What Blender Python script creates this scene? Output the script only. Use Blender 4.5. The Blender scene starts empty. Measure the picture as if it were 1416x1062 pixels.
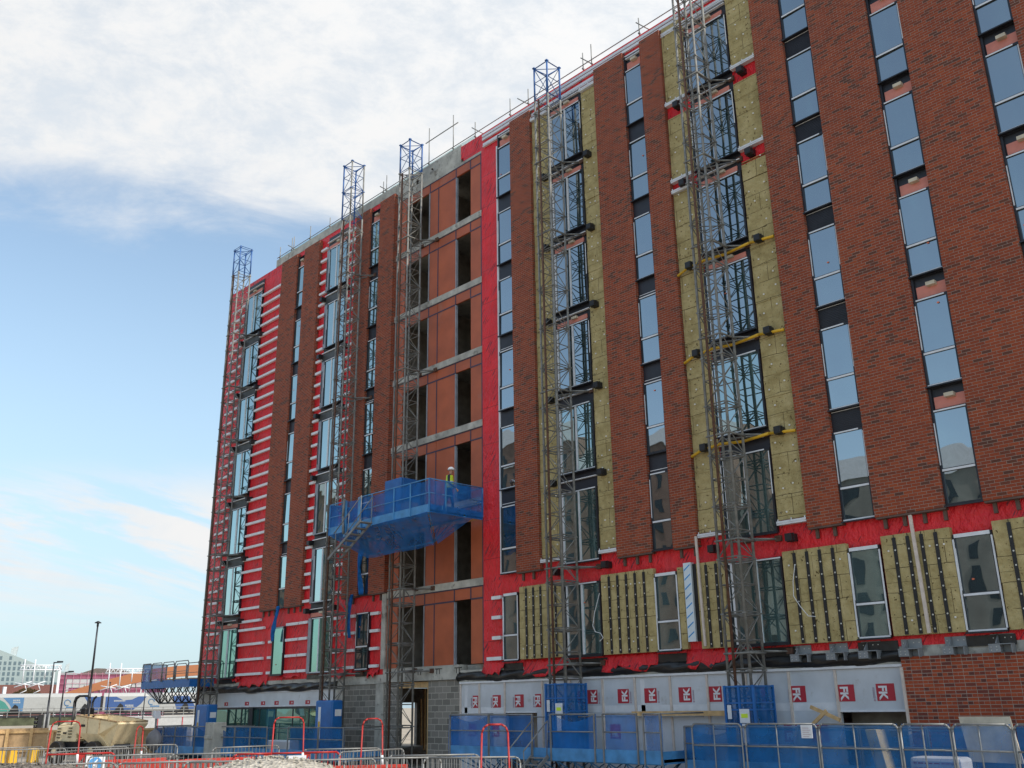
import bpy, bmesh, math, random
from mathutils import Vector, Matrix
random.seed(7)
S = bpy.context.scene
COL = S.collection
EYE = 2.2; DD = 24.0

# ------------------------------------------------------------------ helpers
def wx(x, y): return x * (DD + y) / DD            # facade survey value (taken on the brick plane) -> true X on plane y
def wz(z, y): return EYE + (z - EYE) * (DD + y) / DD

def tag(o, label=None, cat=None, group=None, kind=None):
    if label: o['label'] = label
    if cat: o['category'] = cat
    if group: o['group'] = group
    if kind: o['kind'] = kind
    return o

def world_loc(o):
    v = Vector((0, 0, 0))
    while o is not None:
        v += o.location; o = o.parent
    return v

class MB:
    def __init__(s): s.v = []; s.f = []; s.m = []; s.sm = []
    def quad(s, pts, m=0, smooth=False):
        n = len(s.v); s.v += [tuple(p) for p in pts]; s.f.append(tuple(range(n, n + len(pts)))); s.m.append(m); s.sm.append(smooth)
    def box(s, x0, x1, y0, y1, z0, z1, m=0):
        if x0 > x1: x0, x1 = x1, x0
        if y0 > y1: y0, y1 = y1, y0
        if z0 > z1: z0, z1 = z1, z0
        n = len(s.v)
        s.v += [(x0,y0,z0),(x1,y0,z0),(x1,y1,z0),(x0,y1,z0),(x0,y0,z1),(x1,y0,z1),(x1,y1,z1),(x0,y1,z1)]
        for f in ((0,3,2,1),(4,5,6,7),(0,1,5,4),(1,2,6,5),(2,3,7,6),(3,0,4,7)):
            s.f.append(tuple(n + i for i in f)); s.m.append(m); s.sm.append(False)
        return s
    def hexa(s, p, m=0):   # 8 points, bottom ring then top ring
        n = len(s.v); s.v += [tuple(q) for q in p]
        for f in ((0,3,2,1),(4,5,6,7),(0,1,5,4),(1,2,6,5),(2,3,7,6),(3,0,4,7)):
            s.f.append(tuple(n + i for i in f)); s.m.append(m); s.sm.append(False)
        return s
    def bar(s, a, b, r, m=0, n=6, r2=None):
        a = Vector(a); b = Vector(b); d = b - a
        if d.length < 1e-6: return s
        d.normalize(); u = d.orthogonal().normalized(); w = d.cross(u)
        r2 = r if r2 is None else r2; k = len(s.v)
        for i in range(n):
            t = 2 * math.pi * (i + .5) / n; e = u * math.cos(t) + w * math.sin(t)
            s.v.append(tuple(a + e * r)); s.v.append(tuple(b + e * r2))
        for i in range(n):
            j = (i + 1) % n
            s.f.append((k+2*i, k+2*j, k+2*j+1, k+2*i+1)); s.m.append(m); s.sm.append(n > 5)
        s.f.append(tuple(k + 2*i for i in range(n))[::-1]); s.m.append(m); s.sm.append(False)
        s.f.append(tuple(k + 2*i + 1 for i in range(n))); s.m.append(m); s.sm.append(False)
        return s
    def path(s, pts, r, m=0, n=6):
        for a, b in zip(pts, pts[1:]): s.bar(a, b, r, m, n)
        return s
    def beam(s, a, b, w, h, m=0):          # rectangular bar, w horizontal-ish, h vertical-ish
        a = Vector(a); b = Vector(b); d = (b - a).normalized()
        up = Vector((0,0,1)) if abs(d.z) < .9 else Vector((0,1,0))
        u = d.cross(up).normalized() * (w/2); v = u.cross(d).normalized() * (h/2)
        s.hexa([a-u-v, a+u-v, b+u-v, b-u-v, a-u+v, a+u+v, b+u+v, b-u+v], m)
        return s
    def grid(s, fn, nu, nv, m=0, smooth=True):
        k = len(s.v)
        for j in range(nv + 1):
            for i in range(nu + 1): s.v.append(tuple(fn(i / nu, j / nv)))
        for j in range(nv):
            for i in range(nu):
                a = k + j*(nu+1) + i
                s.f.append((a, a+1, a+nu+2, a+nu+1)); s.m.append(m); s.sm.append(smooth)
        return s
    def prism(s, poly, y0, y1, m=0, ax='y'):   # polygon in XZ extruded along Y
        k = len(s.v); n = len(poly)
        for y in (y0, y1):
            for (x, z) in poly: s.v.append((x, y, z) if ax == 'y' else (y, x, z))
        s.f.append(tuple(range(k, k+n))); s.f.append(tuple(range(k+2*n-1, k+n-1, -1)))
        s.m += [m, m]; s.sm += [False, False]
        for i in range(n):
            j = (i+1) % n
            s.f.append((k+i, k+n+i, k+n+j, k+j)); s.m.append(m); s.sm.append(False)
        return s
    def build(s, name, mats, parent=None, bevel=0, thick=0):
        me = bpy.data.meshes.new(name)
        off = world_loc(parent) if parent is not None else Vector((0,0,0))
        me.from_pydata([(x-off.x, y-off.y, z-off.z) for x, y, z in s.v], [], s.f)
        if not isinstance(mats, (list, tuple)): mats = [mats]
        for mm in mats: me.materials.append(mm)
        for p, i, q in zip(me.polygons, s.m, s.sm): p.material_index = i; p.use_smooth = q
        bm = bmesh.new(); bm.from_mesh(me); bmesh.ops.recalc_face_normals(bm, faces=bm.faces); bm.to_mesh(me); bm.free()
        o = bpy.data.objects.new(name, me); COL.objects.link(o)
        if parent is not None: o.parent = parent
        if bevel:
            b = o.modifiers.new('b', 'BEVEL'); b.width = bevel; b.segments = 2; b.limit_method = 'ANGLE'
        if thick:
            b = o.modifiers.new('s', 'SOLIDIFY'); b.thickness = thick
        return o

def split_build(m, name, mats, parent=None, **kw):
    """every separate piece collected in m becomes a part of its own"""
    n = len(m.v); par = list(range(n))
    def find(i):
        while par[i] != i: par[i] = par[par[i]]; i = par[i]
        return i
    for f in m.f:
        for a in f[1:]: par[find(a)] = find(f[0])
    groups = {}
    for f, mm, q in zip(m.f, m.m, m.sm): groups.setdefault(find(f[0]), []).append((f, mm, q))
    res = []
    for g in groups.values():
        k = MB(); mp = {}
        for f, mm, q in g:
            idx = []
            for i in f:
                if i not in mp: mp[i] = len(k.v); k.v.append(m.v[i])
                idx.append(mp[i])
            k.f.append(tuple(idx)); k.m.append(mm); k.sm.append(q)
        res.append(k.build(name, mats, parent, **kw))
    return res

def empty(name, loc=(0,0,0), rz=0):
    o = bpy.data.objects.new(name, None); COL.objects.link(o); o.location = loc; o.rotation_euler = (0,0,rz)
    o.empty_display_size = .3
    return o

def copy_tree(o, parent=None, kids=None):
    c = o.copy(); COL.objects.link(c); c.parent = parent
    for ch in list(o.children): copy_tree(ch, c)
    return c

def smart_text(body, size, loc, rot, m, parent, name='lettering', depth=.004, bold=True):
    cu = bpy.data.curves.new(name, 'FONT'); cu.body = body; cu.size = size; cu.extrude = depth
    cu.align_x = 'CENTER'; cu.align_y = 'CENTER'
    if bold: cu.offset = size * .035
    o = bpy.data.objects.new(name, cu); COL.objects.link(o)
    dg = bpy.context.evaluated_depsgraph_get()
    me = bpy.data.meshes.new_from_object(o.evaluated_get(dg)); bpy.data.objects.remove(o)
    mesh_o = bpy.data.objects.new(name, me); me.materials.clear(); me.materials.append(m); COL.objects.link(mesh_o)
    off = world_loc(parent)
    mesh_o.parent = parent; mesh_o.location = Vector(loc) - off; mesh_o.rotation_euler = rot
    return mesh_o

# ------------------------------------------------------------------ materials
def srgb(r, g, b):
    f = lambda c: (c/255/12.92) if c/255 <= .04045 else ((c/255+.055)/1.055)**2.4
    return (f(r), f(g), f(b), 1)

class NT:
    def __init__(s, name):
        s.m = bpy.data.materials.new(name); s.m.use_nodes = True; s.t = s.m.node_tree; s.n = s.t.nodes
        s.b = s.n['Principled BSDF']; s.out = s.n['Material Output']
    def node(s, typ, **kw):
        n = s.n.new(typ)
        for k, v in kw.items():
            if k in n.inputs.keys(): n.inputs[k].default_value = v
            else: setattr(n, k, v)
        return n
    def link(s, a, b): s.t.links.new(a, b)
    def coord(s, scale=(1,1,1), kind='Object'):
        tc = s.node('ShaderNodeTexCoord'); mp = s.node('ShaderNodeMapping'); mp.inputs['Scale'].default_value = scale
        s.link(tc.outputs[kind], mp.inputs['Vector']); return mp.outputs['Vector']
    def noise(s, scale, detail=4, vec=None, rough=.55):
        n = s.node('ShaderNodeTexNoise'); n.inputs['Scale'].default_value = scale; n.inputs['Detail'].default_value = detail; n.inputs['Roughness'].default_value = rough
        s.link(vec if vec is not None else s.coord(), n.inputs['Vector']); return n.outputs['Fac']
    def ramp(s, fac, stops):
        r = s.node('ShaderNodeValToRGB'); e = r.color_ramp.elements
        while len(e) < len(stops): e.new(.5)
        for i, (p, c) in enumerate(stops):
            e[i].position = p; e[i].color = c if len(c) == 4 else (*c, 1)
        s.link(fac, r.inputs['Fac']); return r.outputs['Color']
    def mix(s, fac, a, b, mode='MIX'):
        n = s.node('ShaderNodeMix'); n.data_type = 'RGBA'; n.blend_type = mode
        for sock, v in ((n.inputs[0], fac), (n.inputs[6], a), (n.inputs[7], b)):
            if hasattr(v, 'links'): s.link(v, sock)
            else: sock.default_value = v if isinstance(v, (int, float)) else ((*v, 1) if len(v) == 3 else v)
        return n.outputs[2]
    def math(s, op, a, b=None):
        n = s.node('ShaderNodeMath'); n.operation = op
        for sock, v in ((n.inputs[0], a), (n.inputs[1], b)):
            if v is None: continue
            if hasattr(v, 'links'): s.link(v, sock)
            else: sock.default_value = v
        return n.outputs[0]
    def bump(s, h, strength=.3, dist=.02):
        n = s.node('ShaderNodeBump'); n.inputs['Strength'].default_value = strength; n.inputs['Distance'].default_value = dist
        s.link(h, n.inputs['Height']); s.link(n.outputs['Normal'], s.b.inputs['Normal'])
    def base(s, c):
        if hasattr(c, 'links'): s.link(c, s.b.inputs['Base Color'])
        else: s.b.inputs['Base Color'].default_value = (*c, 1) if len(c) == 3 else c

def plain(name, c, rough=.6, metal=0, var=.25, scale=3, bump=0, bscale=40, dirt=None):
    t = NT(name); c = tuple(c[:3])
    t.b.inputs['Roughness'].default_value = rough; t.b.inputs['Metallic'].default_value = metal
    n = t.noise(scale, 5)
    lo = tuple(x*(1-var) for x in c); hi = tuple(min(1, x*(1+var)) for x in c)
    col = t.ramp(n, [(.3, lo), (.7, hi)])
    if dirt:
        n2 = t.noise(dirt[1], 6, rough=.7); col = t.mix(t.ramp(n2, [(dirt[2], (0,0,0)), (dirt[2]+.12, (1,1,1))]), col, dirt[0])
    t.base(col)
    if bump: t.bump(t.noise(bscale, 4), bump)
    return t.m

def brick_mat(name, w=.236, h=.0805, header=False, tones=None, mortar=(.26,.20,.165), mu=.045, mv=.15):
    t = NT(name)
    tc = t.node('ShaderNodeTexCoord'); sp = t.node('ShaderNodeSeparateXYZ'); t.link(tc.outputs['Object'], sp.inputs[0])
    hx = t.math('ADD', sp.outputs[0], sp.outputs[1]); v = t.math('DIVIDE', sp.outputs[2], h); row = t.math('FLOOR', v); odd = t.math('ABSOLUTE', t.math('MODULO', row, 2.0))
    u = t.math('ADD', t.math('DIVIDE', hx, w), t.math('MULTIPLY', odd, .5))
    if header: u = t.math('MULTIPLY', u, t.math('ADD', 1.0, odd))
    colm = t.math('FLOOR', u); fu = t.math('FRACT', u); fv = t.math('FRACT', v)
    cb = t.node('ShaderNodeCombineXYZ'); t.link(colm, cb.inputs[0]); t.link(row, cb.inputs[1])
    wn = t.node('ShaderNodeTexWhiteNoise'); wn.noise_dimensions = '3D'; t.link(cb.outputs[0], wn.inputs['Vector'])
    # batches: some courses carry more dark bricks than others
    big = t.noise(.9, 2); f = t.math('ADD', wn.outputs['Value'], t.math('MULTIPLY', t.math('SUBTRACT', big, .5), -.18))
    tones = tones or [(.0,(.12,.042,.026)), (.08,(.15,.046,.025)), (.17,(.235,.047,.019)), (.45,(.335,.062,.018)), (.65,(.27,.050,.018)), (.85,(.37,.075,.022)), (1,(.30,.055,.020))]
    col = t.ramp(f, tones)
    st = t.noise(.35, 5, rough=.7); col = t.mix(.5, col, t.ramp(st, [(.3,(.60,.56,.56)), (.65,(1,1,1))]), 'MULTIPLY')
    fine = t.noise(45, 3); col = t.mix(.5, col, t.ramp(fine, [(.3,(.68,.66,.66)), (.7,(1,1,1))]), 'MULTIPLY')
    mo = t.math('MAXIMUM', t.math('LESS_THAN', fu, mu*(1 if not header else 1.3)), t.math('LESS_THAN', fv, mv))
    col = t.mix(mo, col, t.ramp(t.noise(3, 3), [(.3, tuple(x*.75 for x in mortar)), (.7, tuple(x*1.2 for x in mortar))]))
    eff = t.ramp(t.noise(.55, 6, rough=.75), [(.66,(0,0,0)), (.8,(.4,.4,.4))]); col = t.mix(eff, col, (.36,.24,.2))
    t.base(col); t.b.inputs['Roughness'].default_value = .88
    t.bump(t.math('SUBTRACT', 1.0, mo), .5, .01)
    return t.m

def make_membrane():
    t = NT('red_membrane')
    n = t.noise(1.3, 4); col = t.ramp(n, [(.3,(.64,.010,.018)), (.7,(.86,.018,.028))])
    # sparse printed marks running diagonally
    tc = t.node('ShaderNodeTexCoord'); sp = t.node('ShaderNodeSeparateXYZ'); t.link(tc.outputs['Object'], sp.inputs[0])
    a = t.math('ADD', t.math('ADD', sp.outputs[0], sp.outputs[1]), t.math('MULTIPLY', sp.outputs[2], -.75))
    c = t.math('ADD', t.math('MULTIPLY', sp.outputs[0], .75), sp.outputs[2])
    cb = t.node('ShaderNodeCombineXYZ'); t.link(t.math('MULTIPLY', a, 14), cb.inputs[0]); t.link(t.math('MULTIPLY', c, 1.1), cb.inputs[1])
    m1 = t.ramp(t.noise(1.0, 1, cb.outputs[0]), [(.61,(0,0,0)), (.64,(1,1,1))])
    m2 = t.ramp(t.noise(1.1, 1), [(.5,(0,0,0)), (.56,(1,1,1))])
    col = t.mix(t.mix(1.0, m1, m2, 'MULTIPLY'), col, (.20,.006,.02))
    lap = t.math('FRACT', t.math('ADD', t.math('DIVIDE', sp.outputs[2], 1.48), t.math('MULTIPLY', t.noise(.8, 2), .06))); col = t.mix(t.math('LESS_THAN', lap, .012), col, (.28,.004,.01))
    dirt = t.ramp(t.noise(.9, 6, rough=.75), [(.52,(0,0,0)), (.75,(.45,.45,.45))]); col = t.mix(dirt, col, (.42,.05,.05))
    t.base(col); t.b.inputs['Roughness'].default_value = .42
    w = t.noise(1.6, 5, t.coord((1.6,1.6,.7)), .65); w2 = t.noise(6, 3, t.coord((1,1,.5)))
    dg = t.noise(1.0, 3, cb.outputs[0])
    t.bump(t.math('ADD', t.math('ADD', w, t.math('MULTIPLY', dg, .12)), t.math('MULTIPLY', w2, .3)), 1.0, .22)
    return t.m

def make_wool():
    t = NT('mineral_wool')
    n = t.noise(2.2, 6, rough=.7); col = t.ramp(n, [(.3,(.32,.25,.105)), (.5,(.45,.365,.17)), (.72,(.58,.48,.25))])
    f = t.noise(70, 3); col = t.mix(.6, col, t.ramp(f, [(.3,(.66,.62,.58)), (.65,(1,1,1))]), 'MULTIPLY')
    sp_ = t.noise(11, 2); col = t.mix(t.ramp(sp_, [(.66,(0,0,0)), (.70,(1,1,1))]), col, (.12,.085,.03))
    tc = t.node('ShaderNodeTexCoord'); sp = t.node('ShaderNodeSeparateXYZ'); t.link(tc.outputs['Object'], sp.inputs[0])
    wob = t.math('MULTIPLY', t.noise(1.7, 2), .1)
    cb = t.node('ShaderNodeCombineXYZ'); t.link(sp.outputs[0], cb.inputs[0]); t.link(t.math('ADD', sp.outputs[2], wob), cb.inputs[1])
    b = t.node('ShaderNodeTexBrick'); b.inputs['Scale'].default_value = 1; b.inputs['Brick Width'].default_value = 1.2; b.inputs['Row Height'].default_value = .6
    b.inputs['Mortar Size'].default_value = .008; b.inputs['Mortar Smooth'].default_value = .3; t.link(cb.outputs[0], b.inputs['Vector']); b.offset = .37
    gate = t.ramp(t.noise(1.1, 2), [(.38,(0,0,0)), (.5,(1,1,1))])
    joint = t.math('MULTIPLY', b.outputs['Fac'], gate)
    col = t.mix(joint, col, (.07,.05,.02))
    t.base(col); t.b.inputs['Roughness'].default_value = .95
    t.bump(t.math('SUBTRACT', t.math('ADD', t.noise(9, 5), t.math('MULTIPLY', t.noise(2.5, 3), 1.5)), joint), .6, .05)
    return t.m

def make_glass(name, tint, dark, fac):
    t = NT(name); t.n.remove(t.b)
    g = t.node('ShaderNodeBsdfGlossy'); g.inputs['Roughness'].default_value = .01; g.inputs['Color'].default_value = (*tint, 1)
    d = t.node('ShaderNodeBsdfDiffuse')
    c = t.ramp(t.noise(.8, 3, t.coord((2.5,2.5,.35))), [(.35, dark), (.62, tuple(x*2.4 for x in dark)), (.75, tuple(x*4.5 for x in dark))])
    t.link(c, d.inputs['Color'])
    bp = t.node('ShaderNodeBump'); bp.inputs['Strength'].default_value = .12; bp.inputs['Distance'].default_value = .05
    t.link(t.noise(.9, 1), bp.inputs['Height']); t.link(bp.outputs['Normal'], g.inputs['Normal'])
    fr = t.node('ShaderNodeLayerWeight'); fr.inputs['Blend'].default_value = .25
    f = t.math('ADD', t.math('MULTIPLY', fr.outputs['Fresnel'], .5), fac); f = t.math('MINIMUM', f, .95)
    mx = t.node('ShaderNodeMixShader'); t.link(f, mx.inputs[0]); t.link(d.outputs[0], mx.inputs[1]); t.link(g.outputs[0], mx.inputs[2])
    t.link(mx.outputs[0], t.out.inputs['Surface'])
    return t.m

def make_net(name, c, alpha, fold=3):
    t = NT(name)
    col = t.ramp(t.noise(fold, 3), [(.3, tuple(x*.75 for x in c)), (.7, tuple(min(1,x*1.3) for x in c))])
    t.base(col); t.b.inputs['Roughness'].default_value = .7
    tr = t.node('ShaderNodeBsdfTransparent'); tl = t.node('ShaderNodeBsdfTranslucent'); t.link(col, tl.inputs['Color'])
    m1 = t.node('ShaderNodeMixShader'); m1.inputs[0].default_value = .35; t.link(t.b.outputs[0], m1.inputs[1]); t.link(tl.outputs[0], m1.inputs[2])
    n = t.noise(fold*.7, 2); a = t.ramp(n, [(.3, (alpha-.1,)*3), (.7, (min(1,alpha+.1),)*3)])
    m2 = t.node('ShaderNodeMixShader'); t.link(a, m2.inputs[0]); t.link(tr.outputs[0], m2.inputs[1]); t.link(m1.outputs[0], m2.inputs[2])
    t.link(m2.outputs[0], t.out.inputs['Surface'])
    return t.m

def make_blockwork():
    t = NT('blockwork')
    tc = t.node('ShaderNodeTexCoord'); sp = t.node('ShaderNodeSeparateXYZ'); t.link(tc.outputs['Object'], sp.inputs[0])
    cb = t.node('ShaderNodeCombineXYZ'); t.link(t.math('ADD', t.math('ADD', sp.outputs[0], sp.outputs[1]), t.math('MULTIPLY', t.noise(7,2), .02)), cb.inputs[0]); t.link(t.math('ADD', sp.outputs[2], t.math('MULTIPLY', t.noise(9,2), .03)), cb.inputs[1])
    b = t.node('ShaderNodeTexBrick'); b.inputs['Scale'].default_value = 1; b.inputs['Brick Width'].default_value = .45; b.inputs['Row Height'].default_value = .225
    b.inputs['Mortar Size'].default_value = .014; b.inputs['Mortar Smooth'].default_value = .15
    b.inputs['Color1'].default_value = (.18,.17,.15,1); b.inputs['Color2'].default_value = (.30,.28,.25,1); b.inputs['Mortar'].default_value = (.45,.42,.37,1)
    t.link(cb.outputs[0], b.inputs['Vector'])
    col = t.mix(.5, b.outputs['Color'], t.ramp(t.noise(40, 4), [(.3,(.6,.6,.6)), (.7,(1,1,1))]), 'MULTIPLY')
    t.base(col); t.b.inputs['Roughness'].default_value = .95; t.bump(t.noise(50, 4), .4)
    return t.m

def make_gravel(name, a, b_):
    t = NT(name)
    v = t.node('ShaderNodeTexVoronoi'); v.inputs['Scale'].default_value = 24; t.link(t.coord(), v.inputs['Vector'])
    sp = t.node('ShaderNodeSeparateColor'); t.link(v.outputs['Color'], sp.inputs[0])
    col = t.ramp(sp.outputs[0], [(0, a), (1, b_)])
    col = t.mix(.6, col, t.ramp(t.noise(60, 3), [(.3,(.55,.55,.55)), (.7,(1,1,1))]), 'MULTIPLY')
    t.base(col); t.b.inputs['Roughness'].default_value = .95
    t.bump(v.outputs['Distance'], 1.0, .03)
    return t.m

M = {}
M['brick'] = brick_mat('facing_brick')
M['brick_ground'] = brick_mat('english_bond_brick', header=True, w=.25, h=.082, tones=[(0,(.13,.04,.03)),(.18,(.2,.045,.028)),(.35,(.34,.060,.022)),(1,(.43,.082,.026))], mortar=(.32,.26,.21), mv=.17)
M['membrane'] = make_membrane()
M['wool'] = make_wool()
M['board'] = plain('brown_sheathing', (.41,.098,.038), .5, var=.16, scale=1.2, dirt=((.36,.14,.09),.7,.6))
M['tape'] = plain('joint_tape', (.045,.035,.07), .5)
M['concrete'] = plain('concrete', (.42,.41,.37), .9, var=.3, scale=2, bump=.3, dirt=((.2,.19,.17),3,.56))
M['concrete_dark'] = plain('interior_concrete', (.10,.095,.09), .9)
M['interior'] = plain('interior_wall', (.32,.28,.24), .9)
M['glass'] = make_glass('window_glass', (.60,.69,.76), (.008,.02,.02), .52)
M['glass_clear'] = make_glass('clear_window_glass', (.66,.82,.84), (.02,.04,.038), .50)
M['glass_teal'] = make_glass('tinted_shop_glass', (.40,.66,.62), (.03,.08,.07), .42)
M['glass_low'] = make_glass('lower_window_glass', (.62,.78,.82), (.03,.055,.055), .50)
M['frame'] = plain('dark_frame', (.022,.024,.032), .4, .2)
M['frame_grey'] = plain('grey_frame', (.25,.27,.31), .5)
M['spandrel'] = plain('dark_spandrel', (.018,.019,.027), .45)
M['spandrel_grey'] = plain('grey_spandrel', (.06,.062,.06), .5)
M['white'] = plain('white_film', (.66,.68,.72), .5, var=.1)
M['rail'] = plain('galvanised_rail', (.72,.73,.76), .5, .0, var=.1)
M['pink'] = plain('pink_board', (.62,.23,.18), .7, var=.12)
M['cream'] = plain('cream_vent', (.5,.44,.34), .6)
M['black'] = plain('black_plastic', (.012,.012,.014), .45)
M['blackfilm'] = plain('black_film', (.02,.02,.02), .33, bump=1.0, bscale=4)
M['steel'] = plain('mast_steel', (.18,.18,.172), .65, .15, var=.3, scale=6)
M['galv'] = plain('galvanised_tube', (.22,.225,.225), .55, .35, var=.25)
M['rust'] = plain('rusty_rack', (.10,.05,.033), .85, .1, var=.4, scale=9)
M['bluep'] = plain('blue_paint', (.008,.115,.37), .45, .0, var=.2, scale=3, dirt=((.10,.13,.2),6,.62))
M['bluem'] = plain('mast_blue_paint', (.025,.10,.30), .5, var=.2)
M['bluepl'] = plain('light_blue_paint', (.06,.24,.50), .5)
M['bluenet'] = make_net('blue_netting', (.005,.17,.58), .60, 1.4)
M['bluenet2'] = make_net('thin_blue_netting', (.006,.15,.44), .60, 1.4)
M['tarp'] = make_net('blue_film', (.01,.22,.62), .8, 6)
M['fk'] = plain('foil_board', (.56,.60,.65), .38, .1, var=.14, scale=.9, bump=.3, bscale=2.5, dirt=((.42,.43,.43),1.6,.6))
M['fkred'] = plain('logo_red', (.42,.022,.04), .5, var=.1)
M['fktxt'] = plain('logo_white', (.72,.72,.74), .5, var=.05)
M['fkfaint'] = plain('print_pink', (.40,.30,.36), .5, var=.05)
M['timber'] = plain('sawn_timber', (.58,.38,.18), .8, var=.25, scale=5)
M['timber_pale'] = plain('pale_timber', (.60,.52,.46), .75, var=.12, scale=8)
M['ply'] = plain('plywood', (.46,.31,.17), .8, var=.25, scale=4, dirt=((.3,.19,.1),4,.56))
M['block'] = make_blockwork()
M['sticker'] = plain('orange_sticker', (.65,.16,.08), .6)
M['whiteh'] = plain('hoarding_white', (.42,.43,.44), .6, var=.1)
M['yellow'] = plain('yellow_hose', (.62,.36,.012), .5, var=.1)
M['red'] = plain('red_paint', (.34,.014,.012), .5, var=.25, scale=9, dirt=((.2,.12,.09),7,.6))
M['redpl'] = plain('red_plastic', (.42,.03,.02), .6, var=.25, dirt=((.3,.2,.16),5,.56))
M['bracket'] = plain('grey_primed_steel', (.24,.26,.28), .5, .3, var=.12)
M['bolt'] = plain('bolt_head', (.55,.55,.52), .5, .4)
M['disc'] = plain('fixing_disc', (.72,.70,.64), .6, var=.1)
M['teal'] = make_net('edge_mesh', (.25,.55,.55), .35)
M['skin'] = plain('skin', (.48,.25,.17), .6, var=.1)
M['hiviz'] = plain('hi_viz_yellow', (.62,.80,.04), .6, var=.1)
M['hat'] = plain('helmet_white', (.85,.85,.85), .3, var=.02)
M['cloth_dark'] = plain('dark_cloth', (.03,.035,.05), .9)
M['boot'] = plain('boot', (.05,.035,.025), .8)
M['brown_steel'] = plain('brown_primed_steel', (.11,.07,.055), .7)
M['ground'] = plain('site_ground', (.30,.26,.21), .95, var=.35, scale=.4, bump=.5, bscale=6)

# ------------------------------------------------------------------ camera
R = Matrix(((0.68828345,0.23984611,0.6846457),(0.72529504,-0.20852826,-0.65609684),(-0.0145943,0.94815073,-0.31748575)))
cam = bpy.data.cameras.new('camera'); co = bpy.data.objects.new('camera', cam); COL.objects.link(co)
co.matrix_world = Matrix.Translation((0,-DD,EYE)) @ R.to_4x4()
cam.lens = 1327/1416*36; cam.sensor_width = 36; cam.clip_end = 5000; cam.clip_start = .1
S.camera = co

# ------------------------------------------------------------------ sky and sun
SUN_EL = math.radians(42); SUN_AZ = math.radians(11)      # azimuth measured from +X towards +Y
w = bpy.data.worlds.new('World'); S.world = w; w.use_nodes = True
t = w.node_tree; N = t.nodes; L = t.links; N.clear()
out = N.new('ShaderNodeOutputWorld'); bg = N.new('ShaderNodeBackground'); L.new(bg.outputs[0], out.inputs[0])
sky = N.new('ShaderNodeTexSky'); sky.sky_type = 'NISHITA'; sky.sun_disc = False
sky.sun_elevation = SUN_EL; sky.sun_rotation = math.radians(90) - SUN_AZ; sky.air_density = 1.0; sky.dust_density = 1.2; sky.ozone_density = 1.2
bg.inputs['Strength'].default_value = .115
tc = N.new('ShaderNodeTexCoord'); D = tc.outputs['Generated']
def vdot(c):
    n = N.new('ShaderNodeVectorMath'); n.operation = 'DOT_PRODUCT'; L.new(D, n.inputs[0]); n.inputs[1].default_value = c; return n.outputs['Value']
def mth(op, a, b=0.0, c=None):
    n = N.new('ShaderNodeMath'); n.operation = op
    for s_, v in zip(n.inputs, (a, b, c)):
        if v is None: continue
        if hasattr(v, 'links'): L.new(v, s_)
        else: s_.default_value = v
    return n.outputs[0]
def cmb(a, b, c=0.0):
    n = N.new('ShaderNodeCombineXYZ')
    for s_, v in zip(n.inputs, (a, b, c)):
        if hasattr(v, 'links'): L.new(v, s_)
        else: s_.default_value = v
    return n.outputs[0]
def nz(vec, scale, det, rough=.6, dist=0):
    n = N.new('ShaderNodeTexNoise'); n.inputs['Scale'].default_value = scale; n.inputs['Detail'].default_value = det; n.inputs['Roughness'].default_value = rough; n.inputs['Distortion'].default_value = dist
    L.new(vec, n.inputs['Vector']); return n.outputs['Fac']
def sstep(v, a, b):
    n = N.new('ShaderNodeMapRange'); n.interpolation_type = 'SMOOTHSTEP'; L.new(v, n.inputs[0]); n.inputs[1].default_value = a; n.inputs[2].default_value = b; return n.outputs[0]
nd = vdot((0.40558011,-0.23461588,0.88343657)); ud = vdot((-0.39797093,-0.91540751,-0.06040054))
veil_n = nz(cmb(mth('MULTIPLY', ud, 3), mth('MULTIPLY', nd, 9)), 1.6, 8, .62, .4)
edge = mth('ADD', nd, mth('MULTIPLY', mth('SUBTRACT', veil_n, .5), .16))
south = sstep(vdot((0,1,0)), -.42, .12)
veil = mth('MULTIPLY', sstep(edge, -.035, .045), mth('ADD', .12, mth('MULTIPLY', south, .88)))
blotch = nz(cmb(mth('MULTIPLY', ud, 9), mth('MULTIPLY', nd, 14)), 1.3, 9, .68, .2)
veil = mth('MULTIPLY', veil, mth('ADD', .80, mth('MULTIPLY', sstep(blotch, .35, .6), .20)))
# low wisps
wn = nz(cmb(mth('MULTIPLY', ud, 3.0), mth('SUBTRACT', mth('MULTIPLY', nd, 19), mth('MULTIPLY', ud, 5.2))), 1.15, 8, .62, .5)
band = mth('MULTIPLY', sstep(nd, -.42, -.33), mth('SUBTRACT', 1.0, sstep(nd, -.30, -.24)))
wisp = mth('MULTIPLY', mth('MULTIPLY', sstep(wn, .40, .55), band), 1.0)
low = mth('MULTIPLY', mth('SUBTRACT', 1.0, sstep(nd, -.50, .02)), .8)      # pale haze near the horizon
cover = mth('MAXIMUM', veil, wisp)
cr = N.new('ShaderNodeValToRGB'); L.new(blotch, cr.inputs[0])
cr.color_ramp.elements[0].position = .3; cr.color_ramp.elements[0].color = (.90,.95,.99,1)
cr.color_ramp.elements[1].position = .62; cr.color_ramp.elements[1].color = (1.0,1.0,1.0,1)
sc_ = N.new('ShaderNodeVectorMath'); sc_.operation = 'SCALE'; L.new(cr.outputs[0], sc_.inputs[0])
CLOUD = sc_.inputs['Scale']; 
glow = sstep(vdot((math.cos(SUN_EL)*math.cos(SUN_AZ), math.cos(SUN_EL)*math.sin(SUN_AZ), math.sin(SUN_EL))), -.4, .95)
L.new(mth('ADD', 5.5, mth('MULTIPLY', glow, 1.3)), CLOUD)
mx = N.new('ShaderNodeMix'); mx.data_type = 'RGBA'; L.new(cover, mx.inputs[0]); 
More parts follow.
